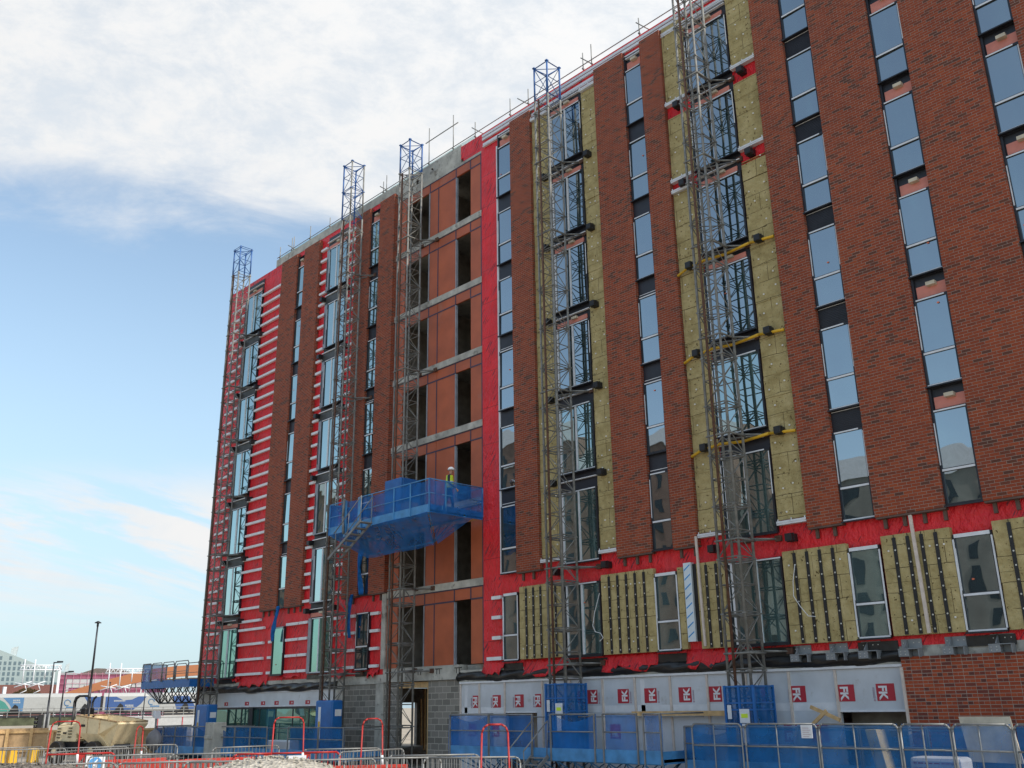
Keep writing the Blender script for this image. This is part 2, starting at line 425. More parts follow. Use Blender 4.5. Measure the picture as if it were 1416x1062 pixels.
hs = N.new('ShaderNodeHueSaturation'); hs.inputs['Saturation'].default_value = .90; hs.inputs['Value'].default_value = 1.38; L.new(sky.outputs[0], hs.inputs['Color'])
tn = N.new('ShaderNodeMix'); tn.data_type = 'RGBA'; tn.blend_type = 'MULTIPLY'; tn.inputs[0].default_value = 1; L.new(hs.outputs[0], tn.inputs[6]); tn.inputs[7].default_value = (1.04,1.08,1.0,1)
lo_ = N.new('ShaderNodeMix'); lo_.data_type = 'RGBA'; L.new(low, lo_.inputs[0]); L.new(tn.outputs[2], lo_.inputs[6]); lo_.inputs[7].default_value = (3.0,4.05,4.9,1)
L.new(lo_.outputs[2], mx.inputs[6]); L.new(sc_.outputs[0], mx.inputs[7]); L.new(mx.outputs[2], bg.inputs['Color'])

sl = bpy.data.lights.new('sun', 'SUN'); sl.energy = 3.2; sl.angle = math.radians(.6); sl.color = (1, .93, .82)
so = bpy.data.objects.new('sun', sl); COL.objects.link(so)
sd = Vector((math.cos(SUN_EL)*math.cos(SUN_AZ), math.cos(SUN_EL)*math.sin(SUN_AZ), math.sin(SUN_EL)))
so.rotation_euler = sd.to_track_quat('Z', 'Y').to_euler(); so.location = (30, 10, 40)
S.view_settings.view_transform = 'Standard'; S.view_settings.look = 'None'; S.view_settings.exposure = 0.52; S.view_settings.gamma = 1
S.cycles.max_bounces = 8; S.cycles.transparent_max_bounces = 16; S.cycles.use_denoising = True

# ------------------------------------------------------------------ ground
g = MB(); g.quad([(-1500,-1500,0),(1500,-1500,0),(1500,1500,0),(-1500,1500,0)])
tag(g.build('ground', M['ground']), kind='structure')

# ------------------------------------------------------------------ the building
B = empty('apartment_block', (-23, 0, 0))
tag(B, 'long eight storey brick block under construction with red membrane, olive insulation and dark window strips', 'building')
XL, XR = -49.15, 4.0; TOP = 25.85
BAYL, BAYR = -33.05, -26.95          # the brown boarded bay
yw = .20
floors = [3.65 + 3.05*k for k in range(8)]      # slab tops measured on the facade

# shell -------------------------------------------------------------
m = MB()
m.box(XL, BAYL, yw, .5, wz(3.45,yw), wz(25.30,yw)); m.build('membrane_wall', M['membrane'], B)
m = MB()
m.box(BAYR, XR, yw, .5, wz(3.45,yw), wz(25.62,yw))
m.box(wx(-28.07,yw), BAYR, yw, .5, wz(25.0,yw), wz(25.62,yw)); m.box(wx(-27.9,yw), BAYR, yw, .5, wz(24.82,yw), wz(25.0,yw)-.001)
m.build('membrane_wall', M['membrane'], B)
m = MB()
m.box(-44.05, BAYL, yw-.02, .5, wz(25.30,yw)+.002, wz(25.73,yw))                 # concrete upstand left
m.box(BAYL, wx(-28.07,yw)-.002, yw, .5, wz(24.70,yw), wz(25.73,yw))
m.box(BAYL+.002, BAYR, yw+.002, .5, wz(24.70,yw)+.003, wz(24.82,yw)-.003)
m.box(XL, BAYL, yw+.003, .5, wz(3.1,yw), wz(3.45,yw)-.002)                        # edge beam above ground floor
m.box(BAYL+.002, wx(-28.1,yw), yw-.03, .6, wz(3.14,yw), wz(3.66,yw))
m.box(wx(-28.1,yw)+.002, XR, yw+.003, .5, wz(3.0,yw), wz(3.45,yw)-.002)
split_build(m, 'concrete_edge', M['concrete'], B)
m = MB(); m.box(XL, XR, .52, 16, TOP-.6, TOP-.25); m.build('roof', M['concrete'], B)
m = MB()
m.box(XL, XL+.25, .52, 16, 3.3, TOP-.62); m.box(XR-.25, XR, .52, 16, .0, TOP-.62)
m.box(XL+.26, XR-.26, 15.7, 15.95, 3.3, TOP-.62); m.box(-28, XR-.26, 15.7, 15.95, 0, 3.28)
m.box(XL, XL+.25, .52, 12.5, 0, 3.28); m.box(XL, XL+.25, 12.505, 14.395, 2.45, 3.28); m.box(XL+.26, -40, 15.7, 15.95, 0, 3.28); m.box(XL,XL+.25,14.4,16,0,3.28)  # lintel added and opening kept narrow to darken the view through the doorway
split_build(m, 'end_wall', M['concrete'], B)
# brown bay slabs and rooms ------------------------------------------
m = MB()
for k, z in enumerate(floors[:-1]):
    z1 = wz(z, yw); 
    if k: m.box(BAYL+.1, BAYR, yw-.03, 6, z1-.27, z1)
m.box(BAYL+.1, BAYR, .62, 6, 3.4, 3.66)
split_build(m, 'floor_slab', M['concrete'], B)
m = MB(); m.box(BAYL-.02, BAYL+.09, .3, 6, 3.7, 24.8); m.box(BAYR+.01, BAYR+.12, .52, 6, 3.7, 24.8); m.box(BAYL, BAYR, 6.01, 6.1, 3.7, 24.8); m.box(-30.4,-30.3,.62,6,3.7,24.8)
split_build(m, 'room_wall', M['interior'], B)
m = MB(); m.box(BAYL-.16, BAYL+.12, yw-.06, .295, wz(3.66,yw), wz(24.9,yw)); m.build('concrete_column', M['concrete'], B)
def zy(z): return wz(z, .1)
openings = [(-31.95,-30.2), (-28.4,-27.45)]
bt, jt, st = MB(), MB(), MB()
for k in range(7):
    lo = wz(floors[k], yw) + .005; hi = wz(floors[k+1], yw) - .275 if k < 6 else wz(24.70, yw) - .005
    hd = hi - .46
    X = lambda v: wx(v, .2)
    def bd(a, b, c, d): bt.box(a, b, .215, .3, c, d)
    bd(BAYL+.13, X(-31.95), lo, hi)
    cols = [(X(-31.95), X(-30.2), True), (X(-30.2), X(-29.6), False), (X(-29.6), X(-28.4), False), (X(-28.4), X(-27.45), True), (X(-27.45), BAYR-.02, False)]
    for a, b, op in cols:
        bd(a+.012, b-.012, hd+.02, hi-.012)
        if not op: bd(a+.012, b-.012, lo, hd-.015)
    for x in (X(-30.2), X(-28.4), X(-27.45)): jt.box(x-.03, x+.03, .205, .214, hd, hi)
    for x in (X(-29.6),): jt.box(x-.028, x+.028, .205, .214, lo, hd)
    jt.box(X(-30.2), X(-28.4), .203, .2135, hd-.03, hd+.03); jt.box(X(-27.45), BAYR-.02, .203, .2135, hd-.03, hd+.03)
    jt.box(BAYL+.13, BAYR-.02, .201, .2125, hi-.04, hi)
    jt.box(BAYR-.06, BAYR-.0, .199, .2115, lo, hi)
    for x in (X(-30.2)-.05, X(-28.4)): st.box(x, x+.05, .19, .30, lo, hd-.03)
split_build(bt, 'sheathing_board', M['board'], B); jt.build('joint_tape', M['tape'], B); split_build(st, 'steel_stud', M['frame_grey'], B)

for k in range(7):
    z = wz(floors[k], yw)
    for x, y, r_ in ((-28.1, 1.3, .035), (-31.2, 1.6, .03), (-28.9+.15*(k % 3), 2.4, .04)):
        m = MB(); m.bar((x,y,z),(x,y,z+2.6),r_,0,8); m.box(x-.08,x+.08,y-.08,y+.08,z,z+.01); m.build('service_pipe', M['galv'], B)
# brick piers ---------------------------------------------------------
piers = [(-43.09,-41.52), (-40.80,-39.35), (-36.04,-34.85), (-34.05,-32.90), (-24.97,-23.79), (-20.27,-18.84), (-18.01,-17.10), (-13.41,-12.40), (-11.46,-9.63), (-8.70,-6.79), (-5.88,-4.05), (-3.2,-1.2), (-.3, 1.7)]
PT = [25.26,25.36,25.40,24.95,25.45,25.45,25.45,25.6,25.6,25.6,25.6,25.6,25.6]
for i, (a, b) in enumerate(piers):
    m = MB(); zb = 6.70 if i > 3 else 6.73
    m.box(a, b, 0, yw-.003, zb, 25.36)
    p = m.build('brick_pier', M['brick'], B, bevel=.008)
    m = MB(); m.box(a+.02, b+.02, .01, yw-.004, zb-.05, zb-.004)
    x = a + .2
    while x < b:
        m.box(x-.045, x+.045, .13, yw-.004, zb-.3, zb-.052); x += .52
    m.build('support_angle', M['brown_steel'], B)

# windows ---------------------------------------------------------------
tops = [6.05, 9.17, 12.22, 15.29, 18.34, 21.38, 24.42]
sills = [3.67, 6.71, 9.80, 12.88, 15.94, 19.0, 22.08]
YF, YB, YG = .03, .197, .115
def window(x0, x1, z0, z1, vs=(), hs=(), tape=1.0, glass='glass', left_jamb=0, bars='frame', mullion='white'):
    """a framed window in true coordinates; vs = x of mullions, hs = z of transoms"""
    f = MB(); w_ = .055; b = .12
    f.box(x0, x0+w_, YF+b*.4, YB, z0, z1); f.box(x1-w_, x1, YF+b*.4, YB, z0, z1)
    f.box(x0+w_, x1-w_, YF+b*.4, YB, z0, z0+w_); f.box(x0+w_, x1-w_, YF+b*.4, YB, z1-w_, z1)
    f.box(x0-.02, x1+.02, YF-.03, YF+b*.4-.002, z0-.035, z0+.0)
    r = random.random
    ii = 1
    if tape:
        f.box(x0+.06, x1-.02-.15*r(), YF+b*.4-.006, YF+b*.4-.001, z1-.05, z1-.01, 1)
        if r() < .8*tape: f.box(x0+.02, x1-.02, YF+b*.4-.006, YF+b*.4-.001, z0+.01, z0+.05, 1)
        if r() < .75*tape: zt = z1-.15-.3*r(); f.box(x0+.012, x0+.042, YF+b*.4-.006, YF+b*.4-.001, z0+(z1-z0)*(.42), zt, 1)
        if r() < .6*tape: f.box(x1-.042, x1-.012, YF+b*.4-.006, YF+b*.4-.001, z0+(z1-z0)*.45, z1-.1, 1)
    if tape > 1:
        for (a_, b_) in ((x0-.012, x0+.03), (x1-.03, x1+.012)): f.box(a_, b_, YF+.025, YF+b*.4-.007, z0+.05, z1-.12, 1)
        f.box(x0+.04, x1-.04, YF+.03, YF+b*.4-.008, z1-.09, z1-.0, 1)
    xs = [x0] + list(vs) + [x1]; zs = [z0] + list(hs) + [z1]
    for x in vs:
        f.box(x-.035, x+.035, YF+b*.4+.002, YB-.002, z0+w_, z1-w_, 1 if mullion == 'white' else 0)
    for z in hs:
        f.box(x0+w_, x1-w_, YF+b*.4-.004, YB-.004, z-.04, z+.04)
        if tape: f.box(x0+.05, x1-.05, YF+b*.4-.012, YF+b*.4-.005, z-.035, z+.02, 1)
    W_ = f.build('window', [M[bars], M['white']], B)
    for a, c in zip(xs, xs[1:]):
        for d, e in zip(zs, zs[1:]):
            q = MB(); dy = random.uniform(-.008,.008); dz = random.uniform(-.012,.012)
            p = [(a+.03, YG+dy, d+.03), (c-.03, YG-dy, d+.03), (c-.03, YG-dy+dz, e-.03), (a+.03, YG+dy+dz, e-.03)]
            q.hexa([p[0], p[1], (p[1][0], YG+.02, p[1][2]), (p[0][0], YG+.02, p[0][2]), p[3], p[2], (p[2][0], YG+.02, p[2][2]), (p[3][0], YG+.02, p[3][2])])
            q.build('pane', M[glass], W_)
    if tape and r() < .35:
        q = MB(); xx = x0+.1+r()*(x1-x0-.25); zz = z0+.2+r()*(z1-z0-.4); q.box(xx, xx+.06, YG-.02, YG-.016, zz, zz+.04); q.build('sticker', M['sticker'], W_)
    return W_

def spandrel(x0, x1, z0, z1, style):
    m = MB()
    if style == 'plain':
        m.box(x0, x1, .14, YB, z0, z1, 0)
        if random.random() < .5: m.box(x0+.03, x1, .132, .139, z0+.08, z0+.10, 1)
    elif style == 'ribbed':
        m.box(x0, x1, .15, YB, z0, z1, 0); z = z0 + .03
        while z < z1-.02: m.box(x0+.03, x1-.01, .135, .149, z, z+.02, 0); z += .05
        m.box(x0+.03, x1, .128, .134, z1-.06, z1-.045, 1)
    elif style == 'pink':
        m.box(x0, x1, .185, YB, z0, z1, 0); zm = z0 + (z1-z0)*.55
        m.box(x0+.09, x1, .16, .184, z0+.03, zm, 2); m.box(x0, x0+.06, .10, .184, z0, z1, 0)
        xm = x0+(x1-x0)*.45; m.box(xm, xm+.24, .0, .184, zm-.08, zm+.02, 3)
        m.box(x0+.05, x1, .10, .184, z1-.05, z1-.03, 4)
    elif style == 'grey':
        m.box(x0, x1, .12, YB, z0, z1-.2, 5); m.box(x0, x1, .18, YB, z1-.2, z1, 0); m.box(x0, x1, .07, .119, z1-.24, z1-.2, 1); m.box(x0,x1,.08,.119,z0,z0+.05,4)
    elif style == 'beam':
        m.box(x0, x1, .18, YB, z0, z1, 0); zm = z0+(z1-z0)*.62
        m.box(x0, x1, .08, .179, zm-.03, zm, 1); m.box(x0+.1, x1-.15, .14, .179, z0+.04, z0+.22, 2)
        m.box(x0+.9, x0+1.15, .03, .15, z0+.16, z0+.25, 3)
    elif style == 'beamdark':
        m.box(x0, x1, .18, YB, z0, z1, 0); zm = z0+(z1-z0)*.62
        m.box(x0, x1, .08, .179, zm-.03, zm, 1)
    return m.build('spandrel_panel', [M['spandrel'], M['rail'], M['pink'], M['cream'], M['frame'], M['spandrel_grey']], B)

def column(x0, x1, style, w='narrow', first=True, ztop=None, vs=(), lower=None, trans=True, glass='glass', **kw):
    for k in range(1, 7):
        z0, z1 = zy(sills[k]), zy(tops[k]); 
        hs = [zy(sills[k] + .90)] if w == 'narrow' else []
        window(x0, x1, z0, z1, vs=vs, hs=hs, glass=glass, **kw)
        st_ = style
        if k < 6: spandrel(x0, x1, z1+.004, zy(sills[k+1])-.002, st_)
        else: spandrel(x0, x1, z1+.004, zy(25.08), 'pink' if w == 'narrow' else 'beam')

# bays (true X on the window plane)
V = lambda v: wx(v, .1)
def jambed(x0, x1): return x0
# the two left glazed columns
for (a, b) in ((-46.92,-45.05), (-38.55,-36.72)):
    a, b = V(a), V(b); a1 = a + .26
    for k in range(1, 7):
        m = MB(); m.box(a, a1-.004, .09, YB, zy(sills[k]), zy(tops[k])); m.box(a+.03, a+.1, .078, .089, zy(sills[k])+.3, zy(tops[k])-.5, 1)
        m.build('vent_panel', [M['frame_grey'], M['black']], B)
        window(a1, b, zy(sills[k]), zy(tops[k]), vs=[a1+(b-a1)*.40], glass='glass_clear')
        if k < 6: spandrel(a, b, zy(tops[k])+.004, zy(sills[k+1])-.002, 'grey')
        else: spandrel(a, b, zy(tops[k])+.004, zy(25.15), 'beam')
    spandrel(a, b, zy(tops[0])+.004, zy(sills[1])-.002, 'beam')
    window(a1, b, zy(sills[0]), zy(tops[0]), vs=[a1+(b-a1)*.40], glass='glass_teal', tape=.3)
    m = MB(); m.box(a, a1-.004, .09, YB, zy(sills[0]), zy(tops[0])); m.build('vent_panel', M['frame_grey'], B)
column(-41.50, -40.81, 'plain', glass='glass_clear', tape=.4)
column(-34.84, -34.06, 'plain', glass='glass_clear', tape=.5)
column(V(-25.72), -24.98, 'plain')
column(-18.83, -18.02, 'plain')
column(-12.39, -11.47, 'ribbed')
column(-9.62, -8.71, 'pink')
column(-6.78, -5.89, 'pink')
column(-4.04, -3.21, 'pink')
column(-1.19, -.31, 'pink')
for (a, b, mu) in ((-22.72,-21.0,-21.83), (-16.05,-14.33,-15.2)):
    a, b, mu = V(a), V(b), V(mu)
    for k in range(1, 7):
        window(a, b, zy(sills[k]), zy(tops[k]), vs=[a+.14, mu], glass='glass' if k > 2 else 'glass_low')
        if k < 6: spandrel(a, b, zy(tops[k])+.004, zy(sills[k+1])-.002, 'beam' if k > 2 else 'beamdark')
        else: spandrel(a, b, zy(tops[k])+.004, zy(25.1), 'beam')
# first floor windows
zt, zb_ = zy(6.0), zy(3.68)
window(V(-41.62), V(-40.6), zy(3.68), zy(5.85), glass='glass_teal', tape=.6)
window(V(-34.8), V(-33.88), zb_, zy(6.0), hs=[zy(4.62)], glass='glass', tape=1)
for (a, b) in ((-25.66,-24.9), (-18.78,-17.92), (-12.3,-11.43), (-9.55,-8.62), (-6.6,-5.7), (-3.6,-2.7)):
    window(V(a), V(b), zb_, zt, hs=[zy(4.55)], tape=1.3, glass='glass_low' if a < -10 else 'glass')
for (a, b, mu) in ((-22.66,-21.02,-21.85), (-16.1,-14.3,-15.15)):
    window(V(a), V(b), zb_, zt+.03, vs=[V(a)+.14, V(mu)], tape=.6, glass='glass_low')
m = MB()
for (a, b) in ((-22.66,-21.02), (-16.1,-14.3), (-25.66,-24.9), (-18.78,-17.92), (-12.3,-11.43), (-9.55,-8.62), (-6.6,-5.7)):
    m.box(V(a)-.1, V(b)+.1, .17, YB-.004, zy(3.36), zy(3.60))
for (a, b) in ((-46.92,-45.05),(-38.55,-36.72),(-34.8,-33.88)):
    m.box(V(a)-.05, V(b)+.05, .17, YB-.004, zy(3.42), zy(3.62))
split_build(m, 'damp_course_patch', M['blackfilm'], B)

# upper insulation -----------------------------------------------------
def wool_strip(a, b, z0, z1, yf=.13):
    n = max(1, round((z1-z0)/.6)); h = (z1-z0)/n
    m = MB()
    for i in range(n):
        m.box(a, b, yf+random.uniform(-.012,.012), YB-.001, z0+i*h+.003, z0+(i+1)*h-.003)
    o = m.build('insulation_slab', M['wool'], B)
    d = MB()
    for i in range(n):
        for x in ((a+.28*(b-a)), (a+.72*(b-a))):
            if random.random() < .65 + .2:
                xx = x+random.uniform(-.1,.1); zz = z0+(i+.5)*h+random.uniform(-.14,.14)
                d.bar((xx, yf-.03, zz), (xx, yf-.002, zz), .027, 0, 10)
        if random.random() < .55:
            zz = z0+(i+.3)*h; xx = a + (.08 if random.random()<.5 else .9)*(b-a); d.path([(xx, yf-.015, zz), (xx+.05, yf-.03, zz+.05), (xx+.07, yf-.015, zz-.02)], .006, 1, 4)
    d.build('fixing_discs', [M['disc'], M['black']], o)['kind'] = 'stuff'
    return o
def white_rail(a, b, z):
    m = MB(); m.box(a, b, .02, YB-.001, z, z+.05); m.box(a, b, .012, .019, z+.052, z+.11)
    x = a+.05
    while x < b: m.box(x, x+.03, .0, .011, z+.05, z+.16); x += .42
    m.build('support_rail', M['white'], B)
# bay B (between piers at -23.8 and -20.3)
for (a, b) in ((-23.78, V(-22.74)), (V(-20.98), -20.29)):
    wool_strip(a, b, 7.05, 24.78)
    white_rail(a, b, 6.90); white_rail(a, b, 24.80)
# bay C
lc, rc = (-17.08, V(-16.08)), (V(-14.30), -13.43)
wool_strip(lc[0], lc[1], 7.05, 18.6); wool_strip(rc[0], rc[1], 7.05, 18.55)
for (a, b) in (lc, rc):
    zz = [(19.25, 21.55), (22.2, 25.45)] if a < -16 else [(19.25, 21.5), (22.25, 25.45)]
    zz[0] = (19.15, 21.6)
    for c, d in zz: wool_strip(a, b, c, d); white_rail(a, b, c-.12)
    wool_strip(a, b, 18.62, 18.64)
    white_rail(a, b, 6.90)
white_rail(lc[0], lc[1], 18.62); 

# lower insulation panels with black straps --------------------------------
def strap_panel(a, b, z0, z1, n, yf=.03):
    a, b = wx(a, yf), wx(b, yf); z0, z1 = wz(z0, yf), wz(z1, yf)
    m = MB(); zs = [z0, z0+(z1-z0)*.52, z1]; step = (b-a)/(n+1); xs = [a+i*step for i in range(n+2)]
    for i, (c, d) in enumerate(zip(xs, xs[1:])):
        for e, f in zip(zs, zs[1:]): m.box(c+.002, d-.002, yf+random.uniform(-.006,.006), YB-.002, e+.003, f-.003)
    o = m.build('insulation_panel', M['wool'], B)
    for x in xs[1:-1]:
        s = MB(); s.box(x-.045, x+.045, yf-.03, yf-.012, z0+.02, z1-.08)
        k = 0
        z = z0 + .12
        while z < z1-.12:
            s.bar((x+.012, yf-.045, z), (x+.012, yf-.03, z), .021, 1, 8); z += .33
        s.bar((x, yf-.02, z1-.08), (x, yf-.02, z1-.01), .008, 0, 5)
        s.build('strap', [M['black'], M['bolt']], o)
    d = MB()
    for i in range(n+1):
        for z in (z0+.35, z1-.4):
            if random.random() < .6: xx = xs[i]+step*.5; d.bar((xx, yf-.03, z), (xx, yf-.0, z), .024, 0, 10)
    if d.v: d.build('fixing_disc', M['disc'], o)
strap_panel(-24.84,-22.70, 3.70,6.17, 5); strap_panel(-21.0,-18.84, 3.68,6.19, 5)
strap_panel(-17.20,-16.14, 3.68,6.15, 2); strap_panel(-14.28,-12.36, 3.65,6.15, 4)
strap_panel(-11.38,-9.6, 3.70,6.2, 4); strap_panel(-8.6,-6.65, 3.68,6.2, 4); strap_panel(-5.65,-3.7, 3.68,6.2, 4)
m = MB(); m.box(wx(-17.90,.1), wx(-17.68,.1), .08, YB-.002, zy(3.7), zy(6.1)); m.build('insulation_panel', M['wool'], B)
m = MB(); m.box(wx(-17.66,.05), wx(-17.38,.05), .03, YB-.002, zy(3.9), zy(6.2)); o = m.build('foam_board', plain('foam_board', (.62,.70,.76), .5, var=.06), B)
bl = plain('blue_print', (.03,.28,.62), .5)
m = MB()
for i in range(8):
    z = zy(4.0) + i*.28; m.hexa([(wx(-17.64,.05), .026, z), (wx(-17.42,.05), .026, z+.16), (wx(-17.42,.05), .029, z+.16), (wx(-17.64,.05), .029, z), (wx(-17.64,.05), .026, z+.05), (wx(-17.42,.05), .026, z+.2), (wx(-17.42,.05), .029, z+.2), (wx(-17.64,.05), .029, z+.05)])
m.build('printed_stripe', bl, o)
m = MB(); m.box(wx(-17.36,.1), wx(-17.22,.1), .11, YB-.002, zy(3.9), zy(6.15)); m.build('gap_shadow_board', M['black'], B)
# white timber battens
m = MB(); m.beam((-17.1,-.04,6.95), (-17.05,-.04,3.75), .07, .05); m.build('timber_batten', M['timber_pale'], B)
m = MB(); m.beam((-10.50,-.05,6.62), (-10.45,-.05,3.72), .08, .05); m.build('timber_batten', M['timber_pale'], B)

# cladding rails on the left membrane ------------------------------------
NR = 0
def rails(a, b, zs, name='cladding_rail'):
    m = MB()
    for z in zs:
        zz = zy(z); j = random.uniform(-.03,.03)
        m.box(a+j, b, .07, YB-.001, zz-.065, zz+.055); pass
    global NR
    if NR + len(zs) <= 100: split_build(m, name, M['rail'], B); NR += len(zs)
    else: m.build('far_cladding_rails', M['rail'], B)['kind'] = 'stuff'
zs = [24.07-.612*i for i in range(29)]
lw = (5.91,5.21,4.50,3.81)
rails(V(-45.02), -43.2, zs); rails(V(-44.98), V(-42.5), lw); rails(V(-44.98), V(-42.9), (6.31,)); rails(-39.28, V(-38.57), [24.6-.612*i for i in range(30)])
rails(V(-40.45), V(-39.4), lw); rails(V(-39.32), V(-38.6), lw); rails(V(-42.0), V(-41.66), lw[1:])
rails(V(-35.66), V(-34.9), lw); rails(V(-33.78), V(-33.2), lw); rails(V(-26.28), V(-25.8), lw[:3]); rails(V(-26.58), V(-25.8), (3.79,))
rails(V(-36.7), -36.1, [24.75-.612*i for i in range(30)]); rails(V(-36.6), V(-36.1), lw)
rails(V(-48.4), V(-47.5), [24.0-.612*i for i in range(29)]); rails(V(-47.35), V(-46.96), [24.1-.612*i for i in range(29)])
rails(V(-48.3), V(-47.0), lw+(6.48,))
# white cladding rails at the top right of the membrane
m = MB()
for z, x0 in ((25.52, -26.65), (25.36, -26.65), (25.08, -26.6)):
    m.box(wx(x0,.15), XR, .12, yw-.001, zy(z)-.055, zy(z)+.05)
m.box(wx(-26.6,.15), XR, .10, yw-.001, zy(24.95), zy(24.985))
m.build('parapet_rails', M['white'], B)
m = MB(); m.box(V(-25.83), V(-25.74), .12, YB-.001, zy(6.7), zy(24.6)); m.build('membrane_edge', M['white'], B)
# torn membrane flaps hanging over the edge beam
def flap(x0, x1, z0, z1, seed):
    r = random.Random(seed); n = 10; q = [(r.uniform(-.04,.04), r.uniform(-.03,.05)) for _ in range(n+1)]
    def fn(u, v):
        i = min(n-1, int(u*n)); f = u*n-i; dz = q[i][0]*(1-f)+q[i+1][0]*f; dy = q[i][1]*(1-f)+q[i+1][1]*f
        low = z0 + dz*3 + (.1 if u > .85 else 0)
        return (x0+(x1-x0)*u, .192-.10*v*v-dy*v, z1+(low-z1)*v)
    m = MB(); m.grid(fn, n, 4); m.build('membrane_flap', M['membrane'], B, thick=.004)
for i, (a, b, c, d) in enumerate(((-45.05,-44.4,3.5,3.75), (-44.4,-41.8,3.25,3.75), (-40.6,-39.0,3.5,3.8), (-36.2,-34.9,3.45,3.8), (-33.85,-33.05,3.4,3.8), (-48.6,-47.2,3.3,3.8), (-26.7,-25.6,3.28,3.72), (-24.65,-22.5,3.2,3.68), (-21.0,-18.8,3.22,3.66), (-17.75,-16.0,3.22,3.66))):
    flap(wx(a,.2), wx(b,.2), wz(c,.2), wz(d,.2)+.02, i)

# black boxes beside the windows --------------------------------------------
def vbox(x, z, hollow=False):
    m = MB(); s = .105
    m.box(x-s, x+s, -.14, YB-.0015, z-s, z+s); m.box(x-s-.015, x+s+.015, -.03, -.0, z-s-.015, z+s+.015); m.box(x-s+.03, x+s-.03, -.145, -.139, z-s+.03, z+s-.03)
    m.build('vent_cowl', M['black'], B, bevel=.012)
for k in range(1, 7):
    z = sills[k] - .32
    for x in (-44.95, -47.0, -38.75, -20.75, -23.05, -16.55, -13.95, -36.6):
        if x in (-20.75,) and k == 1: pass
        vbox(x, z+ (.12 if x > -25 else 0))
for x in (-44.95,-38.75): pass

# yellow hoses across bay C
for k in (2, 3, 4):
    z = sills[k] - .28
    m = MB(); m.path([(-17.07,.02,z-.1), (-16.7,.0,z+.02), (-16.0,.05,z+.1), (-15.2,-.0,z+.0), (-14.3,.0,z+.06), (-13.45,.02,z-.02)], .045, 0, 8)
    m.build('yellow_hose', M['yellow'], B)

# ground floor -----------------------------------------------------------------
m = MB(); m.box(XL, -36.35, .26, .4, 2.36, 3.05)
fkb = m.build('foil_board', M['fk'], B)
m = MB(); m.box(XL, -36.4, .20, .25, 2.30, 2.36); m.box(XL, -36.4, .21, .25, 2.94, 2.97)
m.build('board_trim', M['white'], fkb)
xs = [-47.4, -45.67, -44.3, -42.56, -41.11, -39.65, -38.32, -36.6]
for a, b in zip(xs, xs[1:]):
    a, b = V(a), V(b); f = MB()
    f.box(a, a+.03, .2, .4, .1, 2.29); f.box(b-.03, b, .2, .4, .1, 2.29); f.box(a+.03, b-.03, .2, .4, 2.2, 2.29); f.box(a+.03, b-.03, .2, .4, .1, .2)

    W_ = f.build('shop_window', M['frame'], B); q = MB(); q.box(a+.03, b-.03, .22, .24, .2, 2.2); q.build('pane', M['glass_teal'], W_)
m = MB(); m.box(V(-43.4), V(-43.05), .1, .145, 0, 2.3); m.build('dark_post', M['frame'], B)
def film(x0, x1, zc, amp, seed):      # sagging black film over the top of the boards
    r = random.Random(seed); ph = r.random()*6
    def fn(u, v):
        x = x0+(x1-x0)*u; s = math.sin(x*1.5+ph)*.6+math.sin(x*3.1+ph*2)*.3
        return (x, .2-.10*math.sin(v*math.pi)-.03*math.sin(x*5+v*7), zc+.17-v*.34+amp*s*v)
    m = MB(); m.grid(fn, 80, 6); m.build('black_film', M['blackfilm'], B, thick=.004)
film(XL+.1, -36.3, 3.13, .05, 1); film(-28.4, -11.3, 3.22, .05, 2)
m = MB()
m.box(-36.45, -35.9, .2, .5, 0, 3.1); m.box(-33.55, -33.02, .2, .5, 0, 3.1)
m.box(-36.4, -36.2, .18, .199, 0, 3.2); split_build(m, 'concrete_column', M['concrete'], B)
m = MB(); m.box(-35.9, -33.55, .25, .45, 0, 3.1); m.box(-33.02, -32.15, .25, .45, 0, 3.13); m.box(-30.2, -28.36, .25, .45, 0, 3.13); split_build(m, 'blockwork_wall', M['block'], B)
m = MB(); m.box(-32.15,-30.2,.3,.4,2.9,3.12); m.box(-30.32,-30.22,.3,.8,0,2.9); m.box(-31.2,-31.0,4,4.3,0,3.1); m.box(-36,-35.7,5,5.4,0,3.1); m.box(-39,-38.8,9,9.3,0,3.1); m.box(-43.0,-42.9,10.2,10.3,0,3.1); m.beam((-44,10.9,.2),(-43.2,10.2,2.6),.05,.1); split_build(m, 'lining_and_added_props', M['timber'], B)  # door lining, plus interior posts and prop added to darken the doorway view
# foil boards on the right
yb = .24
runs = [(-27.98,-26.95),(-26.95,-25.62),(-25.62,-23.78),(-23.78,-22.5),(-22.5,-21.1),(-21.1,-19.78),(-19.78,-18.43),(-18.43,-17.1),(-17.1,-15.8),(-15.8,-14.44),(-14.44,-13.08),(-13.08,-11.25)]
for i, (a, b) in enumerate(runs):
    lowz = 1.98 if i == 2 else (1.94 if i == 11 else 0.0)
    m = MB(); m.box(wx(a,yb)+.004, wx(b,yb)-.004, yb, .4, lowz, 2.97)
    if i in (2, 11): m.box(wx(a,yb)+.004, wx(b,yb)-.3*(i==2)-.004, yb-.02, yb-.001, lowz-.03, lowz+.02, 1)
    if i == 2: m.box(wx(b,yb)-.3, wx(b,yb)-.004, yb, .4, 0, lowz-.001)
    fo = m.build('foil_board', [M['fk'], M['white']], B)
    m = MB(); m.box(wx(a,yb)-.035, wx(a,yb)+.03, yb-.05, yb-.003, 0, 2.96)
    if i % 3 == 0: m.box(wx(a,yb)+.2, wx(a,yb)+.36, yb-.004, yb-.001, lowz, 2.9, 1)
    m.box(wx(a,yb)+.05, wx(b,yb)-.05, yb-.004, yb-.001, 1.95 if lowz == 0 else lowz+.03, 2.15, 1) if i not in (2,11) else None
    m.build('board_joint', [M['timber_pale'], M['white']], fo)
